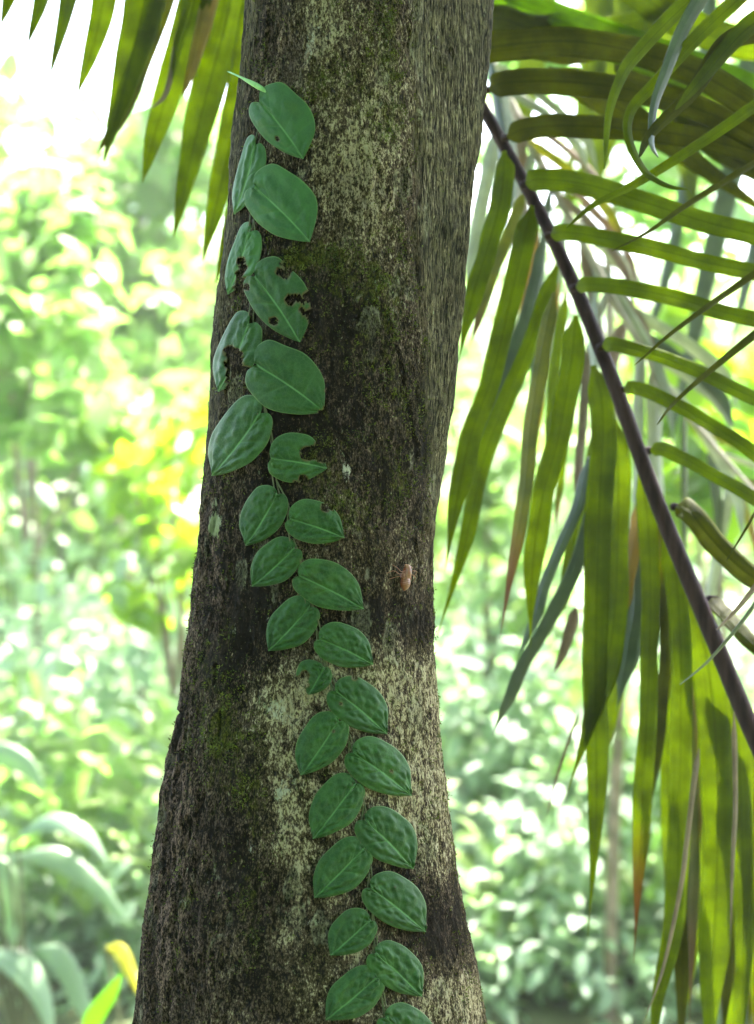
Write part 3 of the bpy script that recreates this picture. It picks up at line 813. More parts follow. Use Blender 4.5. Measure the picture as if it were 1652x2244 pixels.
# main frond: rachis runs up from lower right, passes behind the trunk and arches over to the left above the picture
F1 = empty('palm_frond', P(1700, 1720, 2.2), label='large palm frond behind the trunk with purple-brown rachis and hanging leaflets', cat='palm frond')
RP = [(1790, 1900, 2.16), (1652, 1610, 2.18), (1560, 1390, 2.2), (1440, 1100, 2.22), (1330, 800, 2.24), (1210, 520, 2.26), (1060, 240, 2.30), (930, 20, 2.34), (760, -160, 2.36), (540, -290, 2.36), (300, -330, 2.36), (60, -320, 2.36), (-120, -290, 2.36)]
cp = catmull(RP, 150)
rw = [(20 - 17 * (i / 150) ** 1.2) * K * 2.25 + 0.0006 for i in range(151)]
c_, f_, u_ = tube([P(*p) for p in cp], rw, 14)
rach = link('rachis', pymesh('rachis', c_, f_, u_), M['rachis'], F1)
# right-hand leaflets, running out to the right
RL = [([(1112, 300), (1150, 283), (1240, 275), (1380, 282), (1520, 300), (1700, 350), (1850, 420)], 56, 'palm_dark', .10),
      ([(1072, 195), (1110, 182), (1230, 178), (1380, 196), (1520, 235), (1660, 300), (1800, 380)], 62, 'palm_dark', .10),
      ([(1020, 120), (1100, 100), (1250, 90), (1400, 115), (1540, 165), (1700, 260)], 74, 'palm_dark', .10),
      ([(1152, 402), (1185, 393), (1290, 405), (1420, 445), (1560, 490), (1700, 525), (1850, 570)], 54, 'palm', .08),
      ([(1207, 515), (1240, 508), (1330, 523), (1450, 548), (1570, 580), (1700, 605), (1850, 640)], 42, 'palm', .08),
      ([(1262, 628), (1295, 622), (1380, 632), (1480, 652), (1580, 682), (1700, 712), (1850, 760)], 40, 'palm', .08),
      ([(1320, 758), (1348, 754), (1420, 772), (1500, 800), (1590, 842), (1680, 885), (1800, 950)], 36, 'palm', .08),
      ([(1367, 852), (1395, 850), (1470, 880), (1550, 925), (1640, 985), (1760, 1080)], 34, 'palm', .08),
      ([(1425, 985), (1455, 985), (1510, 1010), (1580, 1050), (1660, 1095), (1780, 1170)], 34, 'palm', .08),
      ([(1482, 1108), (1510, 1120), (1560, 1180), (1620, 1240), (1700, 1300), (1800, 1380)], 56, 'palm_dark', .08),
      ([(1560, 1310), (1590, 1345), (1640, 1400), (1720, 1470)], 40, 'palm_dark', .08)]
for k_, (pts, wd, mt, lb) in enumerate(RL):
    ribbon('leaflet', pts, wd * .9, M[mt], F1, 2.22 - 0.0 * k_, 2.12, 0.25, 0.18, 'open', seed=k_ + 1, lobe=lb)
    lf_ = [c_o for c_o in F1.children if c_o.name.startswith('leaflet')][-1]
    a_, b_ = np.array(P(pts[0][0] - 10, pts[0][1] + 3, 2.235)), np.array(P(pts[0][0] + 12, pts[0][1] - 1, 2.225))
    c_, f_, u_ = tube([a_ + (b_ - a_) * q_ / 6 for q_ in range(7)], [.0048, .0052, .0052, .0042, .0034, .0028, .0020], 8)
    link('leaflet_base', pymesh('leaflet_base', c_, f_, u_), M['rachis'], lf_)
# left-hand leaflets, hanging down
LL = [([(1105, 330), (1098, 430), (1070, 540), (1035, 650), (1005, 790)], 62, 'palm', 0),
      ([(1165, 450), (1140, 560), (1085, 800), (1030, 960), (1000, 1100), (975, 1250)], 62, 'palm', 0),
      ([(1225, 570), (1180, 700), (1120, 850), (1065, 990), (1035, 1120), (1005, 1240), (955, 1402)], 50, 'palm', 1),
      ([(1215, 640), (1190, 760), (1165, 920), (1150, 1080), (1125, 1220), (1095, 1400)], 46, 'palm_olive', 0),
      ([(1262, 690), (1250, 800), (1225, 950), (1185, 1110), (1165, 1260), (1162, 1420)], 66, 'palm', 0),
      ([(1300, 800), (1320, 900), (1315, 1060), (1308, 1300), (1305, 1550), (1305, 1800), (1288, 2050)], 74, 'palm', 0),
      ([(1345, 920), (1355, 1040), (1352, 1240), (1340, 1400), (1300, 1560), (1240, 1745)], 70, 'palm', 0),
      ([(1400, 1020), (1420, 1150), (1425, 1350), (1418, 1560), (1408, 1750), (1400, 1920), (1388, 2110)], 54, 'palm_tip', 0),
      ([(1300, 1080), (1275, 1200), (1220, 1330), (1150, 1450), (1110, 1540), (1078, 1612)], 40, 'palm_blue', 1),
      ([(1290, 1000), (1262, 1120), (1200, 1260), (1170, 1360), (1130, 1450)], 34, 'palm_blue', 0),
      ([(1455, 1140), (1485, 1300), (1492, 1520), (1488, 1760), (1480, 2000), (1440, 2200), (1420, 2420)], 62, 'palm', 0),
      ([(1500, 1270), (1550, 1450), (1572, 1700), (1570, 1950), (1560, 2150), (1555, 2420)], 96, 'palm', 0),
      ([(1400, 1100), (1392, 1180), (1376, 1260), (1362, 1330), (1350, 1400)], 44, 'palm_yel', 0),
      ([(1370, 1150), (1395, 1300), (1378, 1420), (1350, 1560)], 60, 'palm_blue', 0),
      ([(1560, 1400), (1610, 1560), (1625, 1800), (1628, 2050), (1620, 2420)], 66, 'palm', 0),
      ([(1470, 1220), (1500, 1500), (1520, 1800), (1518, 2000), (1510, 2250)], 34, 'palm_olive', 1),
      ([(1600, 1500), (1660, 1800), (1670, 2100), (1660, 2500)], 70, 'palm_tip', 0),
      ([(1530, 1300), (1528, 1560), (1500, 1900), (1496, 2100), (1490, 2400)], 60, 'palm_dark', 1),
      ([(1580, 1480), (1590, 1800), (1592, 2050), (1585, 2300)], 60, 'palm_dark', 1),
      ([(1150, 420), (1110, 520), (1060, 660), (1030, 760)], 34, 'palm_olive', 2), ([(1190, 520), (1165, 640), (1130, 760), (1080, 900), (1040, 1010)], 36, 'palm_blue', 2),
      ([(1240, 640), (1215, 800), (1205, 960), (1200, 1120)], 34, 'palm', 2), ([(1330, 860), (1300, 1000), (1262, 1150), (1240, 1290), (1200, 1400)], 44, 'palm', 2),
      ([(1285, 760), (1280, 900), (1268, 1010), (1262, 1120)], 26, 'palm_dry', 2), ([(1360, 950), (1345, 1100), (1345, 1250), (1350, 1420)], 40, 'palm_blue', 2),
      ([(1440, 1120), (1455, 1300), (1458, 1460), (1440, 1640), (1425, 1780)], 40, 'palm_dark', 2), ([(1470, 1180), (1460, 1400), (1462, 1650), (1468, 1900), (1455, 2060)], 44, 'palm_tip', 2),
      ([(1520, 1300), (1530, 1550), (1532, 1800), (1520, 2050), (1490, 2290)], 54, 'palm', 1), ([(1550, 1360), (1580, 1600), (1600, 1900), (1608, 2200), (1600, 2450)], 60, 'palm', 1),
      ([(1620, 1530), (1645, 1750), (1650, 2000), (1640, 2300)], 46, 'palm_dark', 1), ([(1490, 1250), (1515, 1420), (1530, 1600), (1535, 1760), (1520, 1950)], 18, 'palm_yel', -1),
      ([(1410, 1060), (1385, 1250), (1378, 1400), (1340, 1560), (1318, 1700)], 46, 'palm', 1),
      ([(1180, 500), (1150, 620), (1105, 760), (1070, 880)], 24, 'palm_yel', 3), ([(1225, 620), (1195, 760), (1180, 900), (1160, 1010), (1140, 1180)], 26, 'palm_yel', 3),
      ([(1270, 740), (1245, 900), (1230, 1040), (1215, 1180)], 22, 'palm_tip', 3), ([(1470, 1200), (1480, 1450), (1500, 1700), (1505, 1950), (1500, 2130)], 26, 'palm_tip', -1),
      ([(1560, 1380), (1556, 1600), (1548, 1900), (1545, 2200)], 24, 'palm_olive', -1), ([(1610, 1520), (1606, 1700), (1614, 1950), (1610, 2150)], 30, 'palm_tip', -1)]
for k_, (pts, wd, mt, behind) in enumerate(LL):
    db = 2.24 + 0.05 * behind + 0.008 * k_
    ribbon('leaflet', pts, wd * .76, M[mt], F1, db, db - 0.05, -0.35 + 0.25 * (k_ % 3), 0.18, None, seed=40 + k_, rag=0.10,
           label={'palm_yel': 'leaflet turned orange-yellow', 'palm_olive': 'thin yellowing leaflet', 'palm_blue': 'grey-green leaflet showing its pale side'}.get(mt))
# far end of the frond over the left of the trunk
TL = [([(20, -320), (30, -150), (25, -30), (0, 60)], 50, 'palm'), ([(110, -322), (110, -150), (95, -20), (58, 105)], 52, 'palm'), ([(190, -325), (175, -120), (150, 0), (107, 175)], 54, 'palm'),
      ([(275, -328), (245, -110), (215, 60), (168, 212)], 66, 'palm'), ([(370, -322), (330, -60), (290, 120), (228, 352)], 100, 'palm'), ([(395, -318), (370, -60), (300, 150), (262, 255), (214, 335)], 62, 'palm_dark'),
      ([(470, -305), (430, -20), (380, 160), (340, 290), (312, 400)], 74, 'palm'), ([(500, -298), (470, -60), (445, 60), (420, 150), (398, 215)], 40, 'palm_yel'),
      ([(550, -285), (500, 20), (455, 200), (415, 360), (380, 520)], 84, 'palm'), ([(610, -255), (560, 60), (520, 250), (480, 420), (445, 570)], 80, 'palm'), ([(660, -225), (600, 120), (560, 320), (510, 480), (472, 620)], 66, 'palm'),
      ([(420, -315), (420, -40), (390, 90), (365, 200), (330, 240)], 20, 'palm_dry')]
for k_, (pts, wd, mt) in enumerate(TL):
    ribbon('leaflet', pts, wd, M[mt], F1, 2.36 + 0.012 * (k_ % 3), 2.30, 0.2 * ((k_ % 3) - 1), 0.22, None, seed=80 + k_, kind='tip', rag=0.03,
           label={'palm_yel': 'narrow leaflet turned bright orange-yellow', 'palm_dry': 'withered grey-brown leaflet'}.get(mt))

# second frond comes in from the upper right, nearer, with narrow drooping leaflet tips
F2_ = empty('palm_frond', P(1950, 100, 2.0), label='palm frond entering at upper right with thin curling leaflet tips', cat='palm frond')
cp = catmull([(1620, -500, 2.02), (1760, -250, 2.02), (1850, 60, 2.0), (1880, 400, 2.0), (1870, 800, 1.98), (1830, 1200, 1.98)], 60)
c_, f_, u_ = tube([P(*p) for p in cp], [14 * K * 2] * 61, 12)
link('rachis', pymesh('rachis', c_, f_, u_), M['rachis'], F2_)
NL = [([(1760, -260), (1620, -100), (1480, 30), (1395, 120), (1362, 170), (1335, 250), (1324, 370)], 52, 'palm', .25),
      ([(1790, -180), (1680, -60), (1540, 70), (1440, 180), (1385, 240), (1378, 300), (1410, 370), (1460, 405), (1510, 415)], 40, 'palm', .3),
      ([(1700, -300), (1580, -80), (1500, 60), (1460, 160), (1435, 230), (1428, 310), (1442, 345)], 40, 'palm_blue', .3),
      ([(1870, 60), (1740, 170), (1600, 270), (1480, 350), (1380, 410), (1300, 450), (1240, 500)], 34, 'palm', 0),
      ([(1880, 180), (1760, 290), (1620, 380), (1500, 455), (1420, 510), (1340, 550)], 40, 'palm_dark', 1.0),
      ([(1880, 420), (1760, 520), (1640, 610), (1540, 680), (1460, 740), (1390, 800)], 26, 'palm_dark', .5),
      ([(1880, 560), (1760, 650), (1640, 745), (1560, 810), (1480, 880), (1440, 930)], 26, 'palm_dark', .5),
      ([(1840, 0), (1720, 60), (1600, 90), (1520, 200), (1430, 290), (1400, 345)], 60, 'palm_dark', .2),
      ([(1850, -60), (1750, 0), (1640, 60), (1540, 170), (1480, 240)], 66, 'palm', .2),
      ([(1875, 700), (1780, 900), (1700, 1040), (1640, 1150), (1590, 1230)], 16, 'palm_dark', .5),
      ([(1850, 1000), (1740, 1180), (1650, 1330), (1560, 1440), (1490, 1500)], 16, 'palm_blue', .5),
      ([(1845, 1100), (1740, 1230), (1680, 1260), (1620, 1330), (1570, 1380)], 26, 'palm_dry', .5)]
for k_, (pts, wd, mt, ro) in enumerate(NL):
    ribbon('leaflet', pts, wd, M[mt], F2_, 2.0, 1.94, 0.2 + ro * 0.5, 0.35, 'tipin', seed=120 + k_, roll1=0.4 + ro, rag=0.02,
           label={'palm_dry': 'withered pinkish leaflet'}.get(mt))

# third frond: broad green midrib across the top right corner
F3 = empty('palm_frond', P(1900, 330, 2.5), label='broad bright green palm midrib slanting across the upper right corner', cat='palm frond')
ribbon('midrib', [(960, -60), (1090, -8), (1240, 52), (1400, 110), (1550, 165), (1700, 230), (1900, 330)], 84, M['rachis_g'], F3, 2.55, 2.4, 0.1, 0.5, 'band', rag=0.01, seed=300)
for k_, (pts, wd, mt) in enumerate([
        ([(1100, -10), (1200, -90), (1330, -60), (1480, 40), (1600, 90), (1750, 110)], 74, 'palm'),
        ([(1250, 60), (1160, 60), (1090, 40), (980, 40)], 60, 'palm_dark'), ([(1350, 95), (1250, 120), (1150, 105), (1060, 110), (960, 130)], 46, 'palm_dark'),
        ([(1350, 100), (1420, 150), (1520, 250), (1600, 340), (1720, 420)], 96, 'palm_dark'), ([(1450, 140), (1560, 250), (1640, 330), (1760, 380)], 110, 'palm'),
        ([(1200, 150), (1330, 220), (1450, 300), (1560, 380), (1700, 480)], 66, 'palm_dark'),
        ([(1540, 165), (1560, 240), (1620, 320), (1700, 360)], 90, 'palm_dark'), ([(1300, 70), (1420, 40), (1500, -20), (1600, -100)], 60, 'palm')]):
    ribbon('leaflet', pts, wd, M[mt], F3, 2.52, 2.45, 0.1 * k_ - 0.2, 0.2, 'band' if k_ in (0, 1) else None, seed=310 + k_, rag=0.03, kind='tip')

# fourth frond: pale dead one hanging behind
F4 = empty('dead_palm_frond', P(1180, 250, 2.9), label='pale withered palm frond drooping behind the purple-brown rachis', cat='dead frond')
cp = catmull([(1040, 60, 2.95), (1130, 250, 2.92), (1250, 480, 2.9), (1370, 700, 2.88), (1500, 900, 2.86), (1690, 1120, 2.84)], 60)
c_, f_, u_ = tube([P(*p) for p in cp], [13 * K * 2.9 - 0.0001 * i for i in range(61)], 10)
link('rachis', pymesh('rachis', c_, f_, u_), M['wood_pale'], F4)
r4 = random.Random(4)
for k_ in range(34):
    i = 4 + int(k_ * 1.6)
    bx, by = cp[i][0], cp[i][1]
    side = 1 if k_ % 2 else -1
    L = r4.uniform(260, 520)
    a = R(r4.uniform(78, 108)) if side < 0 else R(r4.uniform(25, 62))
    dx, dy = math.cos(a), math.sin(a)
    pts = [(bx, by), (bx + dx * L * .35, by + dy * L * .33), (bx + dx * L * .62, by + dy * L * .7), (bx + dx * L * .72, by + dy * L * 1.05)]
    mt = r4.choice(['palm_pale', 'palm_pale', 'palm_dry', 'palm_blue', 'palm_olive'])
    ribbon('leaflet', pts, r4.uniform(16, 38), M[mt], F4, 2.9, 2.86 + r4.uniform(-.05, .08), r4.uniform(-.8, .8), 0.4, None, seed=400 + k_, seg=26, rag=0.08)

# fifth frond: blurred blue-green leaflets further back
F5 = empty('palm_frond', P(1700, -100, 3.6), label='blurred blue-green palm frond far behind at the right with upright leaflets', cat='palm frond')
cp = catmull([(1250, -260, 3.6), (1420, -220, 3.6), (1600, -100, 3.6), (1760, 150, 3.6)], 30)
c_, f_, u_ = tube([P(*p) for p in cp], [14 * K * 3.6] * 31, 10)
link('rachis', pymesh('rachis', c_, f_, u_), M['rachis'], F5)
for k_, (pts, wd, mt) in enumerate([
        ([(1560, -120), (1540, 200), (1500, 420), (1450, 640), (1410, 760)], 40, 'palm_blue'), ([(1660, 0), (1620, 300), (1560, 560), (1510, 780), (1465, 980)], 50, 'palm_blue'),
        ([(1440, -200), (1420, -40), (1400, 60), (1370, 150)], 34, 'palm_blue'), ([(1720, 80), (1690, 380), (1640, 600), (1600, 760)], 40, 'palm_blue'),
        ([(1300, -250), (1310, 0), (1290, 200), (1240, 400)], 70, 'f'), ([(1200, -260), (1180, 60), (1130, 300), (1090, 420)], 70, 'f'), ([(1380, -240), (1350, 100), (1300, 360), (1200, 470)], 90, 'f'),
        ([(1340, -240), (1450, 100), (1500, 300), (1520, 480)], 90, 'f')]):
    ribbon('leaflet', pts, wd, M['palm' if mt == 'f' else mt], F5, 3.6, 3.5, 0.3 * (k_ % 3 - 1), 0.2, None, seed=500 + k_, kind='tip', seg=30)

# loose withered leaflets caught in the frond
for k_, (pts, wd, lab) in enumerate([
        ([(1262, 1330), (1245, 1400), (1230, 1440), (1215, 1475)], 26, 'dark brown withered leaf scrap hanging left of the long green leaflets'),
        ([(1532, 1640), (1520, 1724), (1505, 1850), (1490, 1955), (1451, 2129), (1405, 2250)], 13, 'long orange-brown withered strip hanging down the right leaflets'),
        ([(1608, 1560), (1612, 1750), (1605, 1900), (1600, 2060)], 12, 'pinkish brown withered strip hanging near the right edge'),
        ([(1270, 1560), (1240, 1640), (1215, 1720), (1195, 1800)], 7, 'thin brown thread-like leaflet dangling left of the green leaflets')]):
    o = ribbon('withered_leaf', pts, wd, M['palm_dry'], None, 2.12 if k_ in (1, 2) else 2.4, None, 0.3, 0.5, None, seed=600 + k_, kind='tip')
    tag(o, lab, 'dead leaf')

# ------------------------------------------------------------------ background vegetation
def leaf_cloud(name, cen, up, dirs, L, Wd, mat, parent=None, rnd=None):
    n = len(cen)
    dirs = dirs / np.linalg.norm(dirs, axis=1)[:, None]
    side = np.cross(dirs, up); side /= np.linalg.norm(side, axis=1)[:, None] + 1e-9
    nn = np.cross(side, dirs)
    L = L[:, None]; Wd = Wd[:, None]
    p0 = cen - dirs * L * .5
    tp = cen + dirs * L * .5 - nn * L * .12
    co = np.stack([p0, cen - dirs * L * .18 + side * Wd * .42 + nn * Wd * .10, cen + dirs * L * .12 + side * Wd * .46 + nn * Wd * .08, tp,
                   cen + dirs * L * .12 - side * Wd * .46 + nn * Wd * .08, cen - dirs * L * .18 - side * Wd * .42 + nn * Wd * .10,
                   cen - dirs * L * .05], 1).reshape(-1, 3)
    o = np.arange(n)[:, None] * 7
    tri = [(0, 1, 6), (1, 2, 6), (2, 3, 6), (3, 4, 6), (4, 5, 6), (5, 0, 6)]
    f = np.concatenate([o + np.array(t)[None, :] for t in tri])
    if rnd is None: rnd = rng.random(n)
    me = mesh(name, co, f, attrs={'rnd': np.repeat(rnd, 7)})
    return link(name, me, mat, parent)

def clump_leaves(centres, radii, per, size, droop=0.35):
    cs, ds, us, Ls = [], [], [], []
    for c, r_ in zip(centres, radii):
        n = max(4, int(per * r_[0] * r_[1] * 4))
        v = rng.normal(0, 1, (n, 3)); v /= np.linalg.norm(v, axis=1)[:, None]
        rad = rng.random((n, 1)) ** 0.45
        p = np.array(c) + v * rad * np.array([r_[0], r_[0], r_[1]])
        d = v * [1, 1, .3] + rng.normal(0, .6, (n, 3)) - [0, 0, droop]
        u = np.array([0, -0.35, 1.0]) + rng.normal(0, .55, (n, 3))
        cs.append(p); ds.append(d); us.append(u); Ls.append(rng.uniform(.65, 1.3, n) * size)
    return np.concatenate(cs), np.concatenate(us), np.concatenate(ds), np.concatenate(Ls)

def mass(name, label, mat, d0, d1, n, zlo, zhi, rlo, rhi, per, size, gaps=0.42, xspan=0.27, seed=1, ar=.5):
    """undergrowth as one mass: leaf clumps over the slope with gaps"""
    rs = np.random.default_rng(seed)
    cen, rad = [], []
    while len(cen) < n:
        d = rs.uniform(d0, d1)
        x = rs.uniform(-xspan, xspan) * d * 1.25
        e = rs.uniform(zlo, zhi)
        z = CAMZ + e * d
        if z < 0.1: continue
        g = float(fbm(np.array([x / d * 14 + seed]), np.array([e * 14.0]), np.array([seed * 1.3]), seed, 3)[0])
        if g < gaps: continue
        r_ = rs.uniform(rlo, rhi)
        cen.append((x, d, z)); rad.append((r_, r_ * rs.uniform(.5, .9)))
    c, u, dd, L = clump_leaves(cen, rad, per, size)
    return tag(leaf_cloud(name, c, u, dd, L, L * ar, mat), label, kind='stuff')

mass('forest_floor_plants', 'dense glossy undergrowth covering the slope low behind the trunk', M['f_mint'], 5.5, 10.0, 330, -.33, -.06, .22, .5, 290, .085, .30, seed=11)
mass('forest_floor_plants', 'low yellow-green undergrowth on the slope behind', M['f_yel'], 5.0, 12.0, 110, -.33, -.10, .22, .45, 240, .09, .42, seed=16)
mass('understory_foliage', 'mid green leafy undergrowth behind the trunk', M['f_mid'], 7.0, 14.0, 140, -.24, .14, .3, .7, 180, .11, .42, seed=12)
mass('understory_foliage', 'yellow-green sunlit leaves in the undergrowth behind', M['f_yel'], 8.0, 14.0, 120, -.16, .20, .3, .8, 130, .13, .46, seed=13)
mass('forest_backdrop', 'far-off blurred wood on the rising ground', M['f_mint'], 17.0, 28.0, 260, -.16, .14, .8, 1.8, 16, .28, .42, seed=14)
mass('forest_backdrop', 'far-off blurred yellow-green treetops', M['f_yel'], 17.0, 30.0, 110, -.12, .17, .8, 1.8, 14, .30, .47, seed=15)

def mass_right(name, label, mat, n, d0, d1, e0, e1, x0, x1, rr, per, size, seed):
    rs = np.random.default_rng(seed)
    cen = [(rs.uniform(x0, x1) * d, d, CAMZ + rs.uniform(e0, e1) * d) for d in rs.uniform(d0, d1, n)]
    c, u, dd, L = clump_leaves(cen, [(rr, rr * .7)] * n, per, size)
    return tag(leaf_cloud(name, c, u, dd, L, L * .45, mat), label, kind='stuff')
mass_right('canopy_foliage', 'sunlit lime leaves of the canopy glimpsed behind the upper right fronds', M['f_yel'], 34, 8, 12, .0, .30, .06, .24, .42, 75, .17, 21)
mass_right('ground_cover', 'low pale green plants covering the ground behind', M['f_mint'], 260, 4.9, 8.5, -.31, -.17, -.27, .27, .26, 330, .08, 22)
def stem_obj(name, pts, r0_, r1_, mat, parent=None, sides=8, n=30):
    cp_ = catmull(pts, n)
    c_, f_, u_ = tube(cp_, [r0_ + (r1_ - r0_) * i / n for i in range(n + 1)], sides)
    return link(name, pymesh(name, c_, f_, u_), mat, parent)

def shrub(px, py, d, rx, rz, mat, per, size, label, cat='shrub', nclump=9, name='shrub', ar=.5):
    c0 = P(px, py, d)
    gz = float(ground_z(np.array([c0.x]), np.array([c0.y]))[0])
    root = empty(name, (c0.x, c0.y, gz), label=label, cat=cat)
    cen, rad = [], []
    for k_ in range(nclump):
        v = rng.normal(0, .55, 3)
        cen.append((c0.x + v[0] * rx, c0.y + v[1] * rx * .7, c0.z + v[2] * rz)); r_ = rng.uniform(.3, .55) * min(rx, rz)
        rad.append((r_ * 1.1, r_))
    stem_obj('stem', [(c0.x, c0.y, gz - .05), (c0.x + .04, c0.y, gz + (c0.z - gz) * .5), (c0.x, c0.y + .02, c0.z)], .018, .008, M['wood'], root)
    for q in cen[:4]:
        stem_obj('branch', [(c0.x, c0.y, gz + (c0.z - gz) * .6), ((c0.x + q[0]) / 2, (c0.y + q[1]) / 2, (c0.z + q[2]) / 2 - .03), q], .009, .003, M['wood'], root, 6, 10)
    c, u, dd, L = clump_leaves(cen, rad, per, size)
    tag(leaf_cloud('crown', c, u, dd, L, L * ar, mat, root), kind='stuff')
shrub(180, 480, 8.5, .8, .5, M['f_yel'], 240, .17, 'yellow-green leafy shrub under the hanging palm tips at left', nclump=12)
shrub(60, 780, 6.5, .55, .55, M['f_yel'], 240, .16, 'bright yellowish shrub at the left edge halfway up')
shrub(290, 880, 6.0, .5, .35, M['f_yel'], 300, .14, 'lime green bush between the left edge and the trunk')
shrub(380, 1130, 5.5, .25, .3, M['f_bright'], 360, .13, 'fresh green bush close to the left side of the trunk')
shrub(1060, 1180, 6.0, .35, .4, M['f_mid'], 260, .13, 'green bush seen between the trunk and the long palm leaflets')
shrub(1060, 2200, 5.2, .3, .2, M['f_yel'], 600, .08, 'low fresh green plant at the right foot of the trunk', 'plant', 8)
shrub(1560, 950, 5.0, .30, .35, M['f_bright'], 260, .2, 'sunlit lime green bush behind the palm rachis at right')

# broad-leaved plants, each leaf its own
def broad_leaf(pts, wd, mat, parent, d, seed, roll=0.4, label=None):
    return ribbon('leaf', pts, wd, mat, parent, d, d - .08, roll, 0.22, 'leafy', seed=seed, seg=24, rag=0.02, label=label, lobe=.35, kind='tip')
def plant(name, label, d, foot, leaves, mat, cat='plant', roll=.4):
    f0 = P(foot[0], foot[1], d)
    gz = float(ground_z(np.array([f0.x]), np.array([f0.y]))[0])
    root = empty(name, (f0.x, f0.y, gz), label=label, cat=cat)
    for k_, (pts, wd) in enumerate(leaves):
        me_r = broad_leaf(pts, wd * .8, mat, root, d + .03 * (k_ % 3), 700 + k_ + int(foot[0]), roll - .25 * (k_ % 3))
        a_ = me_r.data.attributes.new('rnd', 'FLOAT', 'POINT'); a_.data.foreach_set('value', np.full(len(me_r.data.vertices), (k_ * .37) % 1, dtype=np.float32))
        b_ = P(pts[0][0], pts[0][1], d)
        stem_obj('stalk', [(f0.x, f0.y, gz - .03), ((f0.x + b_.x) / 2, f0.y, (gz + b_.z) / 2 + .03), tuple(b_)], .007, .004, M['stem'], root, 6, 10)
    return root
plant('broad_leaf_plant', 'plant with broad pale glossy arching leaves at lower left', 4.6, (60, 2700),
      [([(40, 1830), (120, 1800), (190, 1830), (240, 1900)], 60), ([(20, 1880), (120, 1880), (210, 1940), (285, 2030)], 66), ([(-60, 1900), (-10, 1920), (20, 1990), (30, 2080)], 110),
       ([(-40, 2080), (40, 2110), (90, 2180), (120, 2290)], 90), ([(60, 2080), (130, 2100), (180, 2200), (230, 2290)], 70), ([(-60, 1640), (0, 1650), (60, 1680), (100, 1740)], 70)], M['f_big'])
plant('young_leaf_plant', 'small plant with one bright green leaf at the left foot of the trunk', 3.6, (150, 2800),
      [([(185, 2290), (205, 2230), (240, 2180), (268, 2130)], 56), ([(180, 2330), (150, 2300), (120, 2290), (90, 2300)], 46)], M['f_bright'], roll=0)
plant('yellow_leaf_plant', 'plant with a yellow leaf beside the left foot of the trunk', 3.8, (330, 2800),
      [([(232, 2075), (262, 2085), (285, 2130), (305, 2185)], 46)], M['f_yellow'], roll=0)
plant('broad_leaf_plant', 'plant with broad whitish shining leaves at the left edge halfway down', 7.0, (40, 2300),
      [([(20, 1085), (60, 1075), (100, 1090), (125, 1120)], 60), ([(0, 1160), (40, 1165), (80, 1185), (110, 1220)], 40), ([(-20, 1240), (20, 1260), (50, 1300), (65, 1350)], 46),
       ([(170, 1000), (200, 1040), (215, 1080), (225, 1120)], 46), ([(0, 1380), (30, 1400), (60, 1440), (75, 1500)], 44), ([(-20, 1460), (-5, 1500), (10, 1550), (30, 1600)], 70), ([(250, 1130), (290, 1160), (310, 1200), (320, 1240)], 46)], M['f_big'])
plant('broad_leaf_plant', 'plant with shining pale leaves just left of the trunk at mid height', 7.2, (330, 2200),
      [([(330, 1100), (370, 1090), (400, 1105), (420, 1130)], 50), ([(240, 1270), (280, 1290), (310, 1330), (325, 1370)], 50), ([(200, 1480), (240, 1500), (270, 1540), (290, 1580)], 50)], M['f_big'])
plant('broad_leaf_plant', 'plant with pale shining leaves low between the trunk and the palm leaflets', 6.0, (1200, 2500),
      [([(1090, 1940), (1140, 1920), (1200, 1950), (1240, 2000)], 50), ([(1120, 2060), (1160, 2050), (1210, 2080), (1240, 2130)], 44), ([(1060, 1860), (1100, 1850), (1150, 1870), (1190, 1920)], 40),
       ([(1270, 2150), (1310, 2130), (1350, 2150), (1380, 2200)], 40)], M['f_big'])

# unseen crown overhead and wood around the camera, added to shade the trunk
cen, rad = [], []
for k_ in range(46):
    a_ = rng.uniform(0, 6.28); q_ = 2.3 * math.sqrt(rng.random())
    cen.append((0.1 + q_ * math.cos(a_), 1.6 + q_ * math.sin(a_), rng.uniform(3.6, 5.6))); rad.append((.62, .4))
c, u, dd, L = clump_leaves(cen, rad, 330, .17)
tag(leaf_cloud('crown', c - np.array([0, TD, 0]) * 0, u, dd, L, L * .5, M['f_mid'], tree), kind='stuff')
for q in cen[::5]:
    stem_obj('branch', [(0.08, TD + .02, 3.9), ((0.08 + q[0]) / 2, (TD + q[1]) / 2, 4.4), q], .045, .012, M['wood'], tree, 8, 12)
cen, rad = [], []
for k_ in range(260):
    a_ = rng.uniform(math.pi * 0.98, math.pi * 2.02)
    q_ = rng.uniform(4.5, 8)
    cen.append((q_ * math.cos(a_) * 1.1, q_ * math.sin(a_), rng.uniform(0.3, 7.5))); rad.append((1.1, .8))
c, u, dd, L = clump_leaves(cen, rad, 20, .34)
tag(leaf_cloud('shade_wood', c, u, dd, L, L * .5, M['f_mid']), 'unseen leafy wood around the camera, added to shade the trunk', kind='stuff')

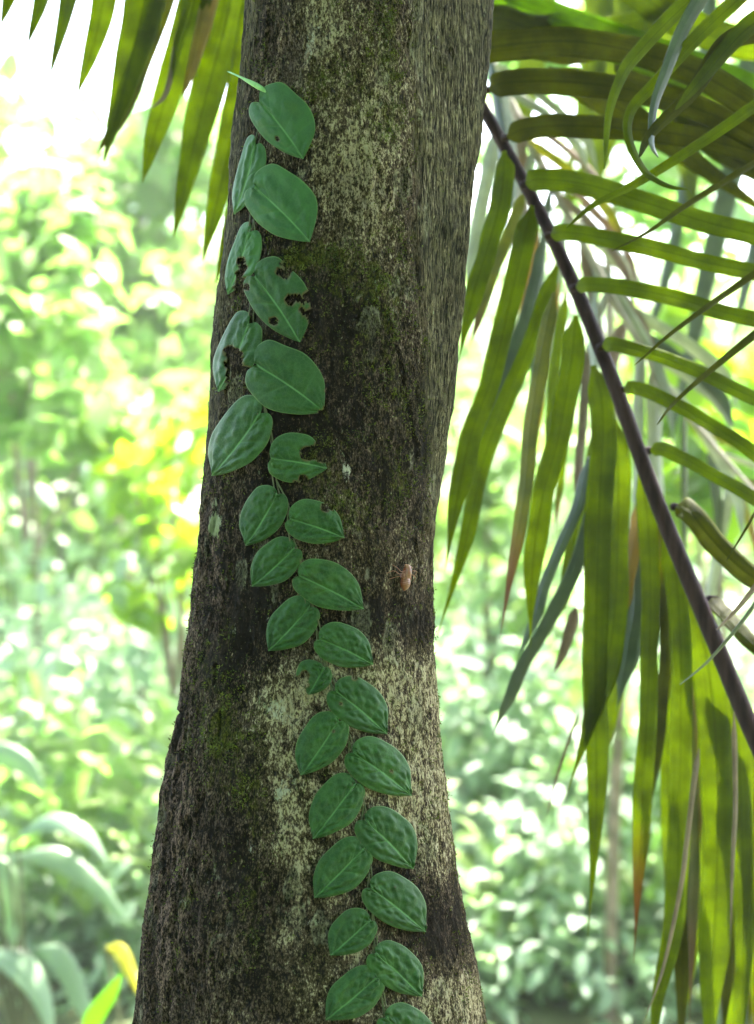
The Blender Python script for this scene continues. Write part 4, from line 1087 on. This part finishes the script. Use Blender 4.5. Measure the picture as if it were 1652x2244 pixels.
# thin trunks and branches behind
def thin_tree(pts, r0_, r1_, label, mat, crown=None, name='thin_tree'):
    w_ = [P(*p) for p in pts]
    root = empty(name, tuple(w_[0]), label=label, cat='tree')
    stem_obj('trunk', [tuple(q) for q in w_], r0_, r1_, mat, root, 10, 40)
    if crown:
        cx_, cy_, d_, rr, mt, per, sz = crown
        c0 = P(cx_, cy_, d_)
        cen = [(c0.x + rng.normal(0, rr), c0.y + rng.normal(0, rr * .6), c0.z + rng.normal(0, rr * .6)) for _ in range(12)]
        for q in cen[:5]:
            stem_obj('branch', [tuple(w_[-1]), tuple((w_[-1] + Vector(q)) / 2), q], r1_ * .6, r1_ * .25, mat, root, 6, 10)
        c, u, dd, L = clump_leaves(cen, [(rr * .55, rr * .4)] * 12, per, sz)
        tag(leaf_cloud('crown', c, u, dd, L, L * .5, M[mt], root), kind='stuff')
thin_tree([(1330, 2700, 5.0), (1335, 2200, 5.0), (1345, 1800, 5.0), (1358, 1500, 5.0), (1350, 1150, 5.0), (1330, 500, 5.1)], .020, .016, 'slender grey-brown tree stem seen between the hanging palm leaflets', M['wood'], (1330, 250, 5.1, .35, 'f_yel', 220, .17))
thin_tree([(180, 2900, 9.0), (150, 1500, 9.0), (158, 800, 9.0), (150, 560, 9.0)], .06, .04, 'blurred grey tree stem far off at left', M['wood_pale'], (90, 380, 9.0, .7, 'f_yel', 130, .2))
thin_tree([(240, 2600, 6.0), (330, 2060, 6.0), (400, 1750, 6.0), (440, 1450, 6.0)], .012, .008, 'thin pale sapling stem leaning beside the left of the trunk', M['wood_pale'], (420, 1300, 6.0, .2, 'f_mint', 300, .11), 'sapling')
thin_tree([(560, 2600, 10.0), (480, 1100, 10.0), (470, 780, 10.0), (400, 500, 10.0)], .03, .02, 'bare leaning grey branch in the bright gap left of the trunk', M['wood_pale'], (500, 560, 10.0, .45, 'f_mid', 80, .15), 'sapling')


# thin haze added to wash out the background and lift its dark gaps
hb = mesh('haze', [(x, y, z) for z in (-1.5, 9.0) for y in (-22, 165) for x in (-62, 62)],
          [(0, 2, 3, 1), (4, 5, 7, 6), (0, 1, 5, 4), (2, 6, 7, 3), (0, 4, 6, 2), (1, 3, 7, 5)])
n = NT('veil_haze')
pv = n.n.new('ShaderNodeVolumePrincipled')
pv.inputs['Color'].default_value = (0.93, 0.97, 0.94, 1)
pv.inputs['Density'].default_value = 0.0025
pv.inputs['Anisotropy'].default_value = 0.3
n.t.links.new(pv.outputs[0], n.out.inputs['Volume'])
tag(link('haze', hb, n.mat, smooth_=False), 'thin haze added to brighten the background', kind='stuff')
